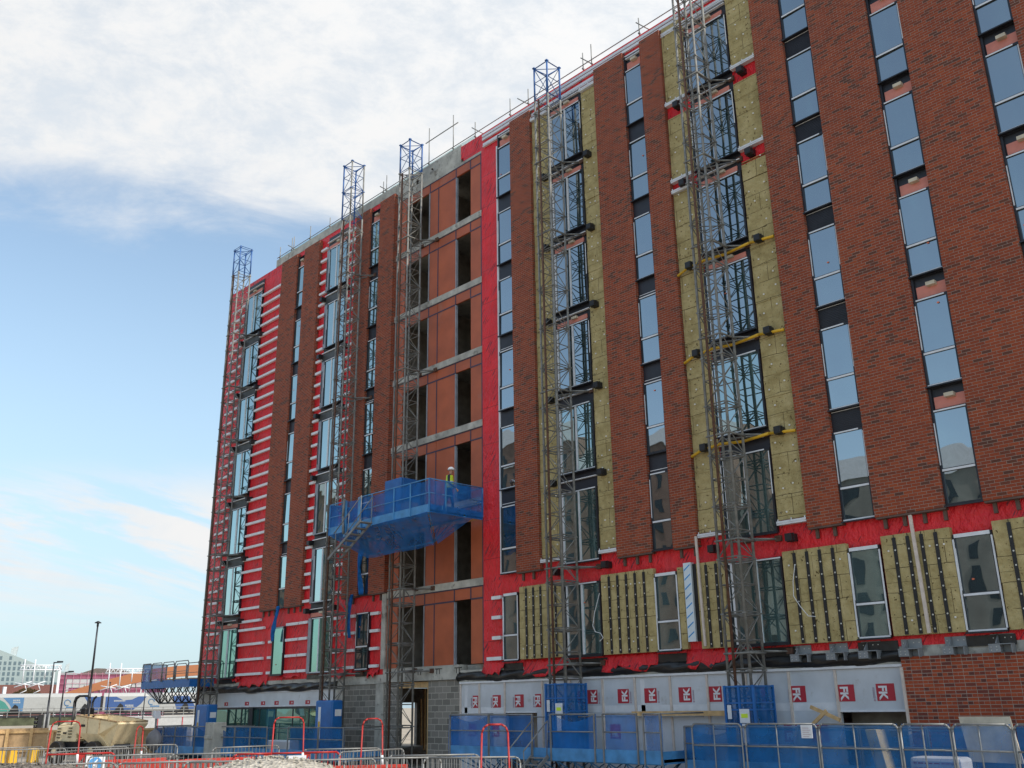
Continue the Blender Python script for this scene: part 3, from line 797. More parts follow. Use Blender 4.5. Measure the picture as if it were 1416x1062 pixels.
m = MB(); m.box(-28.3, -11.3, yb-.06, yb-.001, 2.975, 3.04); m.build('board_trim', M['rail'], B)
m = MB(); m.box(-26.2,-24.1,.9,1.0,0,3.1); m.box(-13.4,-11.2,1.2,1.3,0,3.1); split_build(m, 'dark_interior', M['interior'], B)
m = MB(); m.box(-11.33, XR, .1, .5, 0, 3.20); m.build('brick_plinth_wall', M['brick_ground'], B)
m = MB(); m.box(-11.36, -11.30, .04, .099, 0, 2.95); m.build('timber_trim', M['timber_pale'], B)
# FK logos
def logo(x0, x1, z0, z1, rot, par=B, y=yb-.006, txt='FK'):
    x0, x1, z0, z1 = wx(x0,yb), wx(x1,yb), wz(z0,yb), wz(z1,yb)
    m = MB(); m.box(x0, x1, y-.002, y+.002, z0, z1)
    o = m.build('logo_patch', M['fkred'], par)
    cx, cz = (x0+x1)/2, (z0+z1)/2; s = (z1-z0)
    if rot:
        off = (x1-x0)*.16*(1 if rot > 0 else -1)
        smart_text(txt, s*.72, (cx+off, y-.006, cz), (math.pi/2, -rot*math.pi/2, 0), M['fktxt'], o)
        f = MB(); xx = x1+.07 if rot > 0 else x0-.07
        for k in range(5): f.box(xx-.03+.012*k, xx-.026+.012*k, y, y+.003, z0+.06, z1-.08)
        f.bar((xx, y, z0+.02), (xx, y+.003, z0+.02), .03, 0, 10)
        f.build('small_print', M['fkfaint'], o)
    else:
        smart_text(txt, s*.55, (cx, y-.006, cz-s*.2), (math.pi/2, 0, 0), M['fktxt'], o)
for (a, b) in ((-27.33,-26.96), (-26.27,-25.85), (-25.14,-24.70), (-24.15,-23.80)): logo(a, b, 2.13, 2.55, -1)
for (a, b) in ((-22.2,-21.8), (-21.78,-21.34), (-20.50,-20.05), (-19.44,-18.97), (-18.15,-17.69), (-17.09,-16.64)): logo(a, b, 2.21, 2.63, 1)
for (a, b) in ((-15.6,-15.2), (-14.42,-13.99), (-13.05,-12.61), (-12.02,-11.54)): logo(a, b, 2.17, 2.58, -1)
for (a, b) in ((-27.54,-27.14), (-26.31,-25.95), (-20.87,-20.45), (-16.6,-16.2), (-14.75,-14.35), (-13.94,-13.46)): logo(a, b, 1.18, 1.6, 0)
for x in (-45.96,-43.92,-42.41,-41.2,-39.91,-38.57,-37.30):
    xx = wx(x, .2); m = MB(); m.box(xx, xx+.38, .255, .259, 2.38, 2.55); o = m.build('logo_patch', M['fkred'], B); m = MB(); m.box(xx+.2, xx+.27, .25, .2545, 2.43, 2.5); m.build('logo_mark', M['fktxt'], o)

# grey steel brackets over the brick plinth
for x in (-14.0,-12.95,-12.05,-10.99,-9.9,-8.82,-7.7,-6.6,-5.5):
    x = wx(x,.1); m = MB(); z = 3.2
    m.box(x-.26, x+.26, .18, .2, z-.02, z+.42); m.box(x-.26, x+.26, -.06, .179, z+.17, z+.19)
    m.prism([(-.06,z+.2),(.179,z+.2),(.179,z+.42)], x-.1, x-.08, ax='x'); m.box(x-.26, x+.0, -.05, .0, z, z+.169); m.box(x-.02, x+0, 0, .179, z-.02, z+.169); m.box(x+.24,x+.26,-.05,.179,z-.02,z+.169)
    for dx in (-.2,-.08):
        for dz in (.05,.12): m.bar((x+dx,-.065,z+dz),(x+dx,-.05,z+dz),.012,1,6)
    for dx in (-.2,.06,.2): m.bar((x+dx,.165,z+.33),(x+dx,.18,z+.33),.014,1,6)
    m.build('steel_bracket', [M['bracket'], M['bolt']], B)
# slot anchors, small clips and debris on the concrete
m = MB()
for i in range(4):
    x = -32.0+i*1.15
    m.box(x, x+.42, .155, .169, 3.54, 3.57); m.box(x+.1, x+.12, .155, .169, 3.36, 3.54); m.box(x+.26, x+.28, .155, .169, 3.36, 3.54)
m.bar((-31.3,.1,26.0-.75),(-31.0,-.1,26.0-.8),.05); m.bar((-30.2,.1,25.5),(-30.0,-.05,25.35),.05)
m.build('cast_in_anchor', M['black'], B)
# low timber by the foil boards
m = MB(); m.box(-20.0,-15.6,.02,.12,1.83,1.97); m.beam((-13.9,.0,2.05),(-13.1,.0,1.72),.05,.09); m.beam((-13.9,-.01,1.60),(-13.45,-.01,1.95),.05,.09)
split_build(m, 'timber_rail', M['timber'], B)

# ---------------------------------------------------------------- roof guardrail
G = empty('roof_guardrail', (-30, .35, 25.97)); tag(G, 'scaffold tube guardrail with thin pale mesh standing along the roof edge', 'guardrail')
m = MB(); yr = .34; zr = wz(25.735, yw)+.003
for x, h in ((-44.0,.85),(-42.75,.95),(-42.55,.95),(-40.9,.95),(-39.0,.7),(-36.3,.9),(-34.3,.8),(-34.05,1.05),(-30.75,2.1),(-29.0,1.95),(-27.5,.95),(-25.25,1.0),(-24.15,.9),(-21.05,.95),(-20.6,1.1),(-18.2,.9),(-14,.9)):
    z_ = zr if x < -28.3 else wz(25.62, yw)+.003
    m.bar((x,yr,z_),(x,yr,z_+h),.024); m.bar((x,yr-.045,z_+.2),(x,yr+.03,z_+.2),.045)
split_build(m, 'post', M['galv'], G)
m = MB(); m.bar((-44.2,yr-.05,zr+.22),(3.8,yr-.05,zr+.22),.02); m.bar((-30.95,yr-.05,zr+1.35),(-28.6,yr-.05,zr+1.35),.024)
for x in (-42.6,-34.1,-27.3,-24.4,-20.8,-18): m.bar((x-.15,yr-.25,zr+.42),(x+.2,yr+.25,zr+.1),.024)
m.build('rail', M['galv'], G)
m = MB(); m.box(-44.0, -27.6, yr+.03, yr+.036, zr, zr+.22); m.build('edge_mesh', M['teal'], G)

# ------------------------------------------------------------------ masts
def lb(m, name, mats, parent=None, **kw):      # build in the parent's own coordinates
    o = m.build(name, mats, None, **kw)
    if parent is not None: o.parent = parent
    return o
HW = .35
def lattice(m, z0, z1, mat=0, r=.017):
    z = z0; k = 0; c = [(-HW,-HW),(HW,-HW),(HW,HW),(-HW,HW)]
    while z < z1 - .1:
        zt = min(z+.75, z1)
        for i in range(4):
            a, b = c[i], c[(i+1) % 4]
            m.bar((a[0],a[1],z+.04), (b[0],b[1],z+.04), r*1.15, mat, 4)
            mid = ((a[0]+b[0])/2, (a[1]+b[1])/2)
            if (k+i) % 2 == 0: m.bar((a[0],a[1],z+.05), (b[0],b[1],zt-.03), r, mat, 4)
            else: m.bar((b[0],b[1],z+.05), (a[0],a[1],zt-.03), r, mat, 4)
        if k % 2 == 1:
            for i in range(4):
                a, b = c[i], c[(i+1) % 4]; m.bar((a[0],a[1],zt-.04), (b[0],b[1],zt-.04), r*1.15, mat, 4)
                m.box(a[0]-.055, a[0]+.055, a[1]-.055, a[1]+.055, zt-.022, zt+.022, mat)
            m.bar((-HW,-HW,zt-.04), (HW,HW,zt-.04), r, mat, 4)
        z = zt; k += 1
def mast(x, y, top, blue, label, ties, zbase=.0, half=False):
    e = empty('climbing_mast', (x, y, zbase)); tag(e, label, 'mast', 'lattice masts standing along the facade')
    zt = top - blue
    for (sx, sy) in ((-1,-1),(1,-1),(1,1),(-1,1)):
        m = MB(); m.bar((sx*HW,sy*HW,0), (sx*HW,sy*HW,zt), .042, 0, 8)
        if blue: m.bar((sx*HW,sy*HW,zt+.002), (sx*HW,sy*HW,top), .038, 1 if not (half and sx > 0) else 0, 8)
        lb(m, 'mast_leg', [M['steel'], M['bluem']], e)
    m = MB(); lattice(m, 0, zt); lb(m, 'lattice', M['steel'], e)
    if blue:
        m = MB(); lattice(m, zt+.01, top); 
        for a, b in (((-HW,-HW),(HW,-HW)),((HW,-HW),(HW,HW)),((HW,HW),(-HW,HW)),((-HW,HW),(-HW,-HW))): m.bar((*a,top-.02),(*b,top-.02),.02,0,4)
        lb(m, 'top_section', M['bluem'], e)
    m = MB(); m.bar((-.10,-HW-.055,0), (-.10,-HW-.055,zt-.1), .042, 0, 8); lb(m, 'toothed_rack', M['rust'], e)
    m = MB(); m.box(-.6,.6,-.6,.6,-.0,.08); lb(m, 'base_plate', M['steel'], e)
    for z in ties:
        m = MB(); yb_ = -y+.20
        m.bar((-HW,HW,z),(-.15,yb_,z+.05),.03,0,6); m.bar((HW,HW,z),(HW+.55,yb_,z-.02),.03,0,6); m.bar((-HW,HW,z),(HW+.5,yb_,z-.02),.026,0,6)
        m.bar((HW,-HW,z-.05),(HW,HW+.02,z),.026,0,6); m.box(HW+.45,HW+.65,yb_-.09,yb_,z-.09,z+.07,1); m.box(-.25,-.05,yb_-.07,yb_,z-.02,z+.12,1)
        m.bar((-HW-.05,-HW-.05,z-.06),(HW+.06,-HW-.05,z-.06),.03,0,6); m.bar((HW+.05,-HW-.05,z-.06),(HW+.05,HW+.05,z-.06),.03,0,6)
        lb(m, 'wall_tie', [M['steel'], M['rust']], e)
    return e
SL = [wz(z, .1) for z in floors]
m1 = mast(-46.4,-.68,27.2,1.6,'grey lattice mast at the far left end of the facade with blue top section', [SL[6]-.1,SL[5]-.1,SL[4],SL[3],SL[2],SL[1]])
m2 = mast(-35.4,-.68,27.7,3.0,'grey lattice mast with half blue top, left of the raised blue work platform', [SL[6]-.3,SL[4]-.3,SL[2]-.1,SL[0]-.1], half=True)
m3 = mast(-30.77,-.68,26.7,1.5,'grey lattice mast carrying the raised blue work platform in front of the brown bay', [SL[6]-.2,SL[4]-.2,SL[1]-.1,SL[0]-.15])
m4 = mast(-22.08,-.68,26.1,1.5,'blue topped grey lattice mast in front of the left olive insulated bay', [SL[k]-.2 for k in (6,5,3,1,0)])
m5 = mast(-15.32,-.68,30.0,0,'tallest grey lattice mast running out of the top in front of the right olive bay', [SL[k]-.15 for k in (6,5,4,3,2,1,0)])

# drive unit boxes and cages round the mast feet
def drive_box(x0, x1, y0, y1, z0, z1, label):
    e = empty('drive_unit', ((x0+x1)/2,(y0+y1)/2,z0)); tag(e, label, 'machine box', 'blue drive unit housings')
    m = MB(); m.box(x0,x1,y0,y1,z0,z1); m.build('housing', M['bluep'], e, bevel=.06)
    m = MB(); m.box(x0+.25,x0+.42,y0-.012,y0-.002,z1-1.5,z1-.25); m.build('notice', M['white'], e)
    m = MB(); m.box(x0+.28,x0+.40,y0-.018,y0-.013,z1-1.05,z1-.8); m.build('warning_label', M['yellow'], e)
    m = MB(); m.box(x1+.002,x1+.008,y0+.15,y0+.45,z1-.6,z1-.35); m.build('notice', M['white'], e)
    m = MB(); m.box(x0-.03,x1+.03,y0-.03,y1+.03,z0+.5,z0+.56); m.build('seam_strip', M['bluepl'], e)
drive_box(-45.6,-44.4,-1.6,-1.08,.45,2.45,'tall blue drive box at the foot of the leftmost mast')
drive_box(-35.15,-33.95,-1.6,-1.08,.45,2.5,'tall blue drive box with white and yellow stickers left of the block wall')
def cage(x0, x1, y0, y1, z0, z1, label):
    e = empty('mast_cage', ((x0+x1)/2,(y0+y1)/2,z0)); tag(e, label, 'mesh cage', 'blue cages round the mast feet')
    m = MB()
    for x in (x0, (x0+x1)/2, x1):
        for y in (y0, y1): m.box(x-.03,x+.03,y-.03,y+.03,z0,z1)
    for z in (z0+.03, z0+.7, z0+1.3, z1-.45, z1-.03):
        for y in (y0, y1): m.box(x0,x1,y-.022,y+.022,z-.02,z+.02)
        for x in (x0, x1): m.box(x-.022,x+.022,y0,y1,z-.02,z+.02)
    m.build('frame', M['bluep'], e)
    m = MB(); m.box(x0+.03,x1-.03,y0-.004,y0+.0,z0,z1-.03); m.box(x1-.0,x1+.004,y0+.03,y1-.03,z0,z1-.03); m.build('mesh_infill', M['bluenet2'], e)
    m = MB(); m.box(x0+.45,x0+.75,y0-.05,y0-.035,z1-.95,z1-.6); m.box(x0+.08,x0+.2,y0-.05,y0-.035,z1-.85,z1-.5); m.box(x0+.5,x0+.68,y0-.05,y0-.035,z1-1.45,z1-.97); split_build(m, 'notice', M['white'], e)
    m = MB(); m.box(x0+.5,x0+.7,y0-.055,y0-.051,z1-.82,z1-.72); m.build('warning_label', M['hiviz'], e)
cage(-22.52,-21.65,-1.14,-.2,.7,2.84,'blue mesh cage at the mast foot between the ground floor logo boards')
cage(-15.76,-14.86,-1.14,-.2,.7,2.62,'blue netted cage at the foot of the tallest mast')

# ------------------------------------------------------------------ raised platform
def net_strip(m, pts, zt, zb, sag=.06, n=14, seed=0):
    r = random.Random(seed)
    for (a, b) in zip(pts, pts[1:]):
        ph = r.random()*6
        def fn(u, v):
            z = zt(u) - sag*math.sin(math.pi*u)*(1-v) if callable(zt) else zt - sag*math.sin(math.pi*u)*(1-v)
            lowz = zb; off = .025*math.sin(u*9+ph+v*3)
            nx, ny = (b[1]-a[1]), -(b[0]-a[0]); l = math.hypot(nx,ny) or 1
            return (a[0]+(b[0]-a[0])*u+nx/l*off, a[1]+(b[1]-a[1])*u+ny/l*off, z+(lowz-z)*v)
        m.grid(fn, n, 6)
P = empty('work_platform', (-29.8,-1.6,8.9)); tag(P, 'raised blue netted work platform hung on the mast in front of the brown bay', 'work platform')
X0, X1, YA, YZ, ZD, ZR = -33.0, -26.60, -2.7, -.15, 8.9, 10.02
m = MB(); m.box(X0,X1,YA+.02,YZ,ZD-.06,ZD); m.build('deck', M['timber'], P)
m = MB()
m.box(X0,X1,YA-.0,YA+.018,ZD-.1,ZD+.2); m.box(X0,X0+.018,YA+.02,YZ,ZD-.1,ZD+.2); m.box(X1-.018,X1,YA+.02,YZ,ZD-.1,ZD+.2); split_build(m, 'toe_board', M['bluepl'], P)
m = MB()
px = [X0,-31.9,-31.0,-30.1,-28.7,-27.7,X1]
for x in px: m.box(x-.025,x+.025,YA-.03,YA+.0-.002,ZD-.12,ZR)
for a, b in zip(px, px[1:]):
    if a == -31.9: continue
    m.bar((a,YA-.015,ZR),(b,YA-.015,ZR),.022); m.bar((a,YA-.015,ZD+.6),(b,YA-.015,ZD+.6),.018)
m.box(-31.95,-31.75,YA-.05,YA-.032,ZD-.3,ZR+.0); m.box(-30.95,-30.75,YA-.05,YA-.032,ZD-.3,ZR+.0)
for x in (X0, X1):
    for y in (YA+.75, YZ): m.box(x-.025,x+.025,y-.025,y+.025,ZD,ZR)
    m.bar((x,YA,ZR),(x,YZ,ZR),.022); m.bar((x,YA,ZD+.6),(x,YZ,ZD+.6),.018)
for (a, b) in ((X0,-30.6),(-29.0,X1)):
    m.bar((a,YZ,ZR),(b,YZ,ZR),.022); m.bar((a,YZ,ZD+.6),(b,YZ,ZD+.6),.018)
m.build('guardrail', M['bluepl'], P)
m = MB()   # under-deck triangular truss
zk = 7.95; yk = -1.65
for y in (YA+.1, -1.0): m.bar((X0+.1,y,ZD-.13),(X1-.1,y,ZD-.13),.035)
m.bar((-31.6,yk,zk),(-27.6,yk,zk),.035)
xs_ = [-33+.63*i for i in range(11)]
for i, x in enumerate(xs_[:-1]):
    xm = min(max(x+.31,-31.6),-27.6)
    for y in (YA+.1, -1.0):
        m.bar((x,y,ZD-.13),(xm,yk,zk),.018); m.bar((xm,yk,zk),(x+.63,y,ZD-.13),.018)
    m.bar((x,YA+.1,ZD-.13),(x,-1.0,ZD-.13),.018)
m.build('truss', M['bluepl'], P)
m = MB()
net_strip(m, [(X0,YA-.05),(X0,YZ)], ZR, ZD-.1, .02, 6, 1); net_strip(m, [(X0,YA+.05),(-31.95,YA+.05),(-30.8,YA+.05),(-28.7,YA+.05),(-27.7,YA+.05),(X1,YA+.05)], ZR, ZD-.1, .05, 10, 2)
net_strip(m, [(X1+.02,YA-.05),(X1+.02,YA+.75),(X1+.02,YZ)], ZR, ZD-.1, .05, 6, 3)
m.build('side_netting', M['bluenet'], P)
m = MB()   # slung netting below the deck
def under(x0, x1, xa, xb, y, seed):
    def fn(u, v):
        x = (x0+(x1-x0)*u)*(1-v)+(xa+(xb-xa)*u)*v
        return (x, y+(yk-.12-y)*v+.04*math.sin(u*17+seed), (ZD-.1)+(zk-.12-ZD+.1)*v-.05*abs(math.sin(u*7+seed))*v)
    m.grid(fn, 26, 8)
under(X0, X1, -31.7, -27.4, YA-.05, 0)
m.grid(lambda u, v: (X1+( -27.4-X1)*v, YA+(YZ-.5-YA)*u*(1-v)+(yk-YA)*v, ZD-.1+(zk-ZD)*v), 8, 6)
m.build('slung_netting', M['bluenet'], P)
m = MB(); m.box(-31.4,-30.3,-1.2,-1.1,ZD+.0,10.95); m.box(-30.36,-30.3,-1.09,-.2,ZD,10.95); m.box(-31.4,-31.34,-1.09,-.2,ZD,10.95); split_build(m, 'drive_housing', M['bluep'], P, bevel=.03)
m = MB(); m.box(-28.6,-28.15,-2.45,-2.0,ZD,ZD+.55); m.box(-29.3,-29.1,-2.5,-2.3,ZD,ZD+.5); split_build(m, 'tool_box', M['frame_grey'], P)
m = MB(); m.box(-32.6,-32.1,-2.4,-2.1,ZD,ZD+.12); m.box(-31.4,-30.9,-2.55,-2.3,ZD+.2,ZD+.35); split_build(m, 'board_offcut', M['white'], P)
m = MB(); m.path([(-31.9,YA-.08,ZD+1.2),(-31.93,YA-.1,ZD+.5),(-31.85,YA-.1,ZD-.2)],.05,0,8); m.build('rolled_net', M['galv'], P)
# hanging stair
m = MB()
def sx(tt): return -29.75-2.1*tt
def sz(tt): return 8.85-1.2*tt
for y in (-2.95,-3.45): m.beam((sx(0),y,sz(0)),(sx(1),y,sz(1)),.04,.10)
for i in range(7): tt = (i+.2)/6.5; m.box(sx(tt)-.16,sx(tt)+.1,-3.43,-2.97,sz(tt)-.02,sz(tt)+.015)
for y in (-2.95,-3.45):
    m.bar((sx(-.0),y,sz(-.0)+.95),(sx(.85),y,sz(.85)+.75),.018); 
    for tt in (.02,.4,.8): m.bar((sx(tt),y,sz(tt)),(sx(tt)+.05,y,sz(tt)+.95-.2*tt),.016)
m.build('access_stair', M['galv'], P)

# lower pair: platforms at ground level -----------------------------------------
def ground_platform(x0, x1, yf, yb2, zd, zr, label, posts, gaps=(), net='bluenet', under_z=None, name='work_platform'):
    e = empty(name, ((x0+x1)/2,(yf+yb2)/2,zd)); tag(e, label, 'work platform', 'blue work platforms parked near the ground')
    m = MB(); m.box(x0,x1,yf+.03,yb2,zd-.08,zd); m.build('deck', M['timber'], e)
    m = MB(); m.box(x0,x1,yf,yf+.02,zd-.12,zd+.22); m.box(x1-.02,x1,yf+.03,yb2,zd-.12,zd+.2); split_build(m, 'toe_board', M['bluepl'], e)
    m = MB()
    for a, b in zip(posts, posts[1:]):
        if any(abs(a-g) < .01 for g in gaps): continue
        m.bar((a,yf-.02,zr),(b,yf-.02,zr),.022); m.bar((a,yf-.02,(zr+zd)/2+.1),(b,yf-.02,(zr+zd)/2+.1),.018)
        m.box(a-.02,a+.02,yf-.04,yf-.003,zd-.15,zr); m.box(b-.045,b-.005,yf-.04,yf-.003,zd-.15,zr)
    m.bar((x1,yf,zr),(x1,yb2,zr),.022); m.bar((x0,yf,zr),(x0,yb2,zr),.022)
    m.bar((x0,yb2,zr-.1),(x1,yb2,zr-.1),.02)
    m.build('guardrail', M['galv'], e)
    m = MB(); s = 0
    for a, b in zip(posts, posts[1:]):
        s += 1
        if any(abs(a-g) < .01 for g in gaps): continue
        net_strip(m, [(a+.01,yf+.055),(b-.03,yf+.055)], zr+.01, zd-.12, .04 + .18*((s*7) % 3 == 1), 14, s)
    net_strip(m, [(x0-.01,yf-.05),(x0-.01,yb2)], zr, zd-.1, .03, 6, 9)
    split_build(m, 'side_netting', M[net], e)
    m = MB(); zk2 = under_z if under_z is not None else max(.12, zd-.75); yk2 = (yf+yb2)/2
    m.bar((x0+.8,yk2,zk2),(x1-.8,yk2,zk2),.035); x = x0+.05
    for y in (yf+.1,yb2-.1): m.bar((x0,y,zd-.12),(x1,y,zd-.12),.03)
    while x < x1-.5:
        xm = min(max(x+.33,x0+.8),x1-.8)
        for y in (yf+.1,yb2-.1): m.bar((x,y,zd-.12),(xm,yk2,zk2),.018); m.bar((xm,yk2,zk2),(x+.66,y,zd-.12),.018)
        x += .66
    m.build('truss', M['frame'] if under_z else M['bluepl'], e)
    return e
p4 = ground_platform(-25.6,-16.9,-2.5,-.6,.78,1.93,'blue netted platform beside a small gap, in front of the left run of logo boards', [-25.6,-23.7,-21.75,-21.0,-19.25,-18.95,-17.7,-17.5,-16.9], gaps=(-21.75,-19.25,-17.7))
p5 = ground_platform(-16.6,-5.0,-1.9,-.6,.55,1.6,'blue netted platform behind fence panels at the right end of the facade', [-16.6,-14.9,-13.2,-11.6,-10.0,-8.4,-6.8,-5.0], net='bluenet2')
p2 = ground_platform(-41.5,-31.7,-2.5,-.7,.45,1.5,'low blue netted platform in front of the tinted ground floor windows', [-41.5,-39.9,-38.6,-37.2,-35.6,-33.4,-31.7], gaps=(-37.2,), net='bluenet2')
p1 = ground_platform(-47.7,-42.0,-2.5,-.7,.42,1.5,'low blue netted platform at the foot of the leftmost mast', [-47.7,-46.9,-45.6,-43.6,-42.0], net='bluenet2')
# platform hanging at first floor level off the left corner
e = empty('work_platform', (-49.6,-.8,3.6)); tag(e, 'blue work platform sticking out past the left corner at first floor height', 'work platform')
XA, XB, YQ, YR, ZP = -52.4, -46.85, -1.45, -.15, 3.62
m = MB(); m.box(XA,XB,YQ+.03,YR,ZP-.07,ZP); m.build('deck', M['ply'], e)
m = MB(); m.box(-50.4,-47.1,YQ+.2,YR-.2,ZP+.003,ZP+.12); m.build('stacked_board', M['ply'], e)
m = MB(); m.box(XA,XB,YQ,YQ+.025,ZP-.32,ZP+.06); m.box(XA-.03,XA-.003,YQ,YR,ZP-.32,ZP+.06); m.box(XB+.003,XB+.03,YQ,YR,ZP-.32,ZP+.06); split_build(m, 'toe_board', M['bluep'], e)
m = MB()
for a, b in ((XA+.05,-51.3),(-51.2,-50.0),(-49.9,-48.6),(-48.5,-47.0)):
    for y in (YQ-.03, YR): m.path([(a,y,ZP),(a,y,ZP+.82),(a+.1,y,ZP+.94),(b-.1,y,ZP+.94),(b,y,ZP+.82),(b,y,ZP)],.024); m.bar((a,y,ZP+.45),(b,y,ZP+.45),.016)
m.path([(XA,YQ,ZP),(XA,YQ,ZP+.94),(XA,YR,ZP+.94),(XA,YR,ZP)],.024); split_build(m, 'guardrail', M['galv'], e)
m = MB(); yk2 = (YQ+YR)/2; zk2 = ZP-1.05; m.bar((XA+.9,yk2,zk2),(XB-.2,yk2,zk2),.045)
for y in (YQ+.1,YR-.1): m.bar((XA,y,ZP-.15),(XB,y,ZP-.15),.04)
n_ = 7; st_ = (XB-XA)/n_
for i in range(n_):
    x = XA+st_*i; xm = max(x+st_/2, XA+.9)
    for y in (YQ+.1,YR-.1): m.bar((x,y,ZP-.15),(xm,yk2,zk2),.025); m.bar((xm,yk2,zk2),(x+st_,y,ZP-.15),.025)
m.build('truss', M['frame'], e)
m = MB(); m.grid(lambda u, v: (XA-.05, YQ+(YR-YQ)*u, ZP-.3+1.22*v), 6, 4); m.grid(lambda u, v: (XA+1.1*u, YQ-.0+.04, ZP-.2+1.1*v), 6, 4)
m.grid(lambda u, v: (XA+.9*v, YQ+(YR-YQ)*u*(1-v)+(yk2-YQ)*v, ZP-.3-.75*v), 6, 4); split_build(m, 'side_netting', M['bluenet2'], e)

# short site steps at platform gap
e = empty('site_steps', (-21.2,-3.0,0)); tag(e, 'grey metal steps leading up to the gap between the blue platforms', 'steps')
m = MB()
for x in (-21.75,-21.1):
    m.beam((x,-3.5,0.05),(x,-2.55,.78),.04,.1)
    m.bar((x,-3.55,.95),(x,-2.55,1.75),.02); m.bar((x,-3.5,0.05),(x,-3.55,.95),.018); m.bar((x,-2.6,.78),(x,-2.55,1.75),.018)
m.build('side_rail', M['galv'], e)
m = MB()
for i in range(4): m.box(-21.73,-21.12,-3.45+.24*i,-3.25+.24*i,.17+.18*i,.2+.18*i)
m.build('tread', M['galv'], e)

# blue draped film
def drape(x0, x1, y, z0, z1, label, seed, twist=.1):
    r = random.Random(seed)
    def fn(u, v):
        w2 = 1-.55*abs(math.sin(v*3.6+seed))+.12*math.sin(v*11); xm = (x0+x1)/2 + twist*math.sin(v*4+seed)
        return (xm+(x1-x0)*(u-.5)*w2, y-.05*math.sin(u*14+v*5)-.08*math.sin(v*3), z1+(z0-z1)*v)
    m = MB(); m.grid(fn, 16, 24); o = m.build('plastic_sheet', M['tarp'], None, thick=.004); tag(o, label, 'plastic sheet', 'blue plastic sheets hanging on the facade')
    return o
drape(-41.4,-41.05,-.12,5.2,6.8,'blue plastic sheet knotted over the first floor window right of the leftmost mast',1,.18)
drape(-35.25,-34.95,-.1,5.0,6.8,'thin blue plastic strip hanging beside the first floor window near the block wall',2,.05)
drape(-34.68,-34.28,-.05,6.75,8.7,'blue plastic sheet hanging in the window strip under the raised platform',3,.06)
# loose white cord
m = MB(); pts = [(-13.85,-.1,5.75),(-13.95,-.12,5.3),(-13.98,-.12,4.9),(-13.8,-.12,4.6),(-13.6,-.12,4.35),(-13.4,-.1,4.32)]
m.path(pts,.01,0,5); tag(m.build('loose_cord', M['white'], None), 'thin white cord hanging on the insulation right of the tallest mast', 'cord')
m = MB(); m.path([(-20.95,-.15,5.6),(-21.2,-.14,5.0),(-21.3,-.14,4.6),(-21.2,-.14,4.4),(-21.0,-.12,4.35),(-20.9,-.12,4.2),(-21.05,-.12,4.1)],.012,0,5); tag(m.build('loose_cord', M['white'], None), 'looped white cord left of the wide striped insulation panel beside a mast', 'cord')

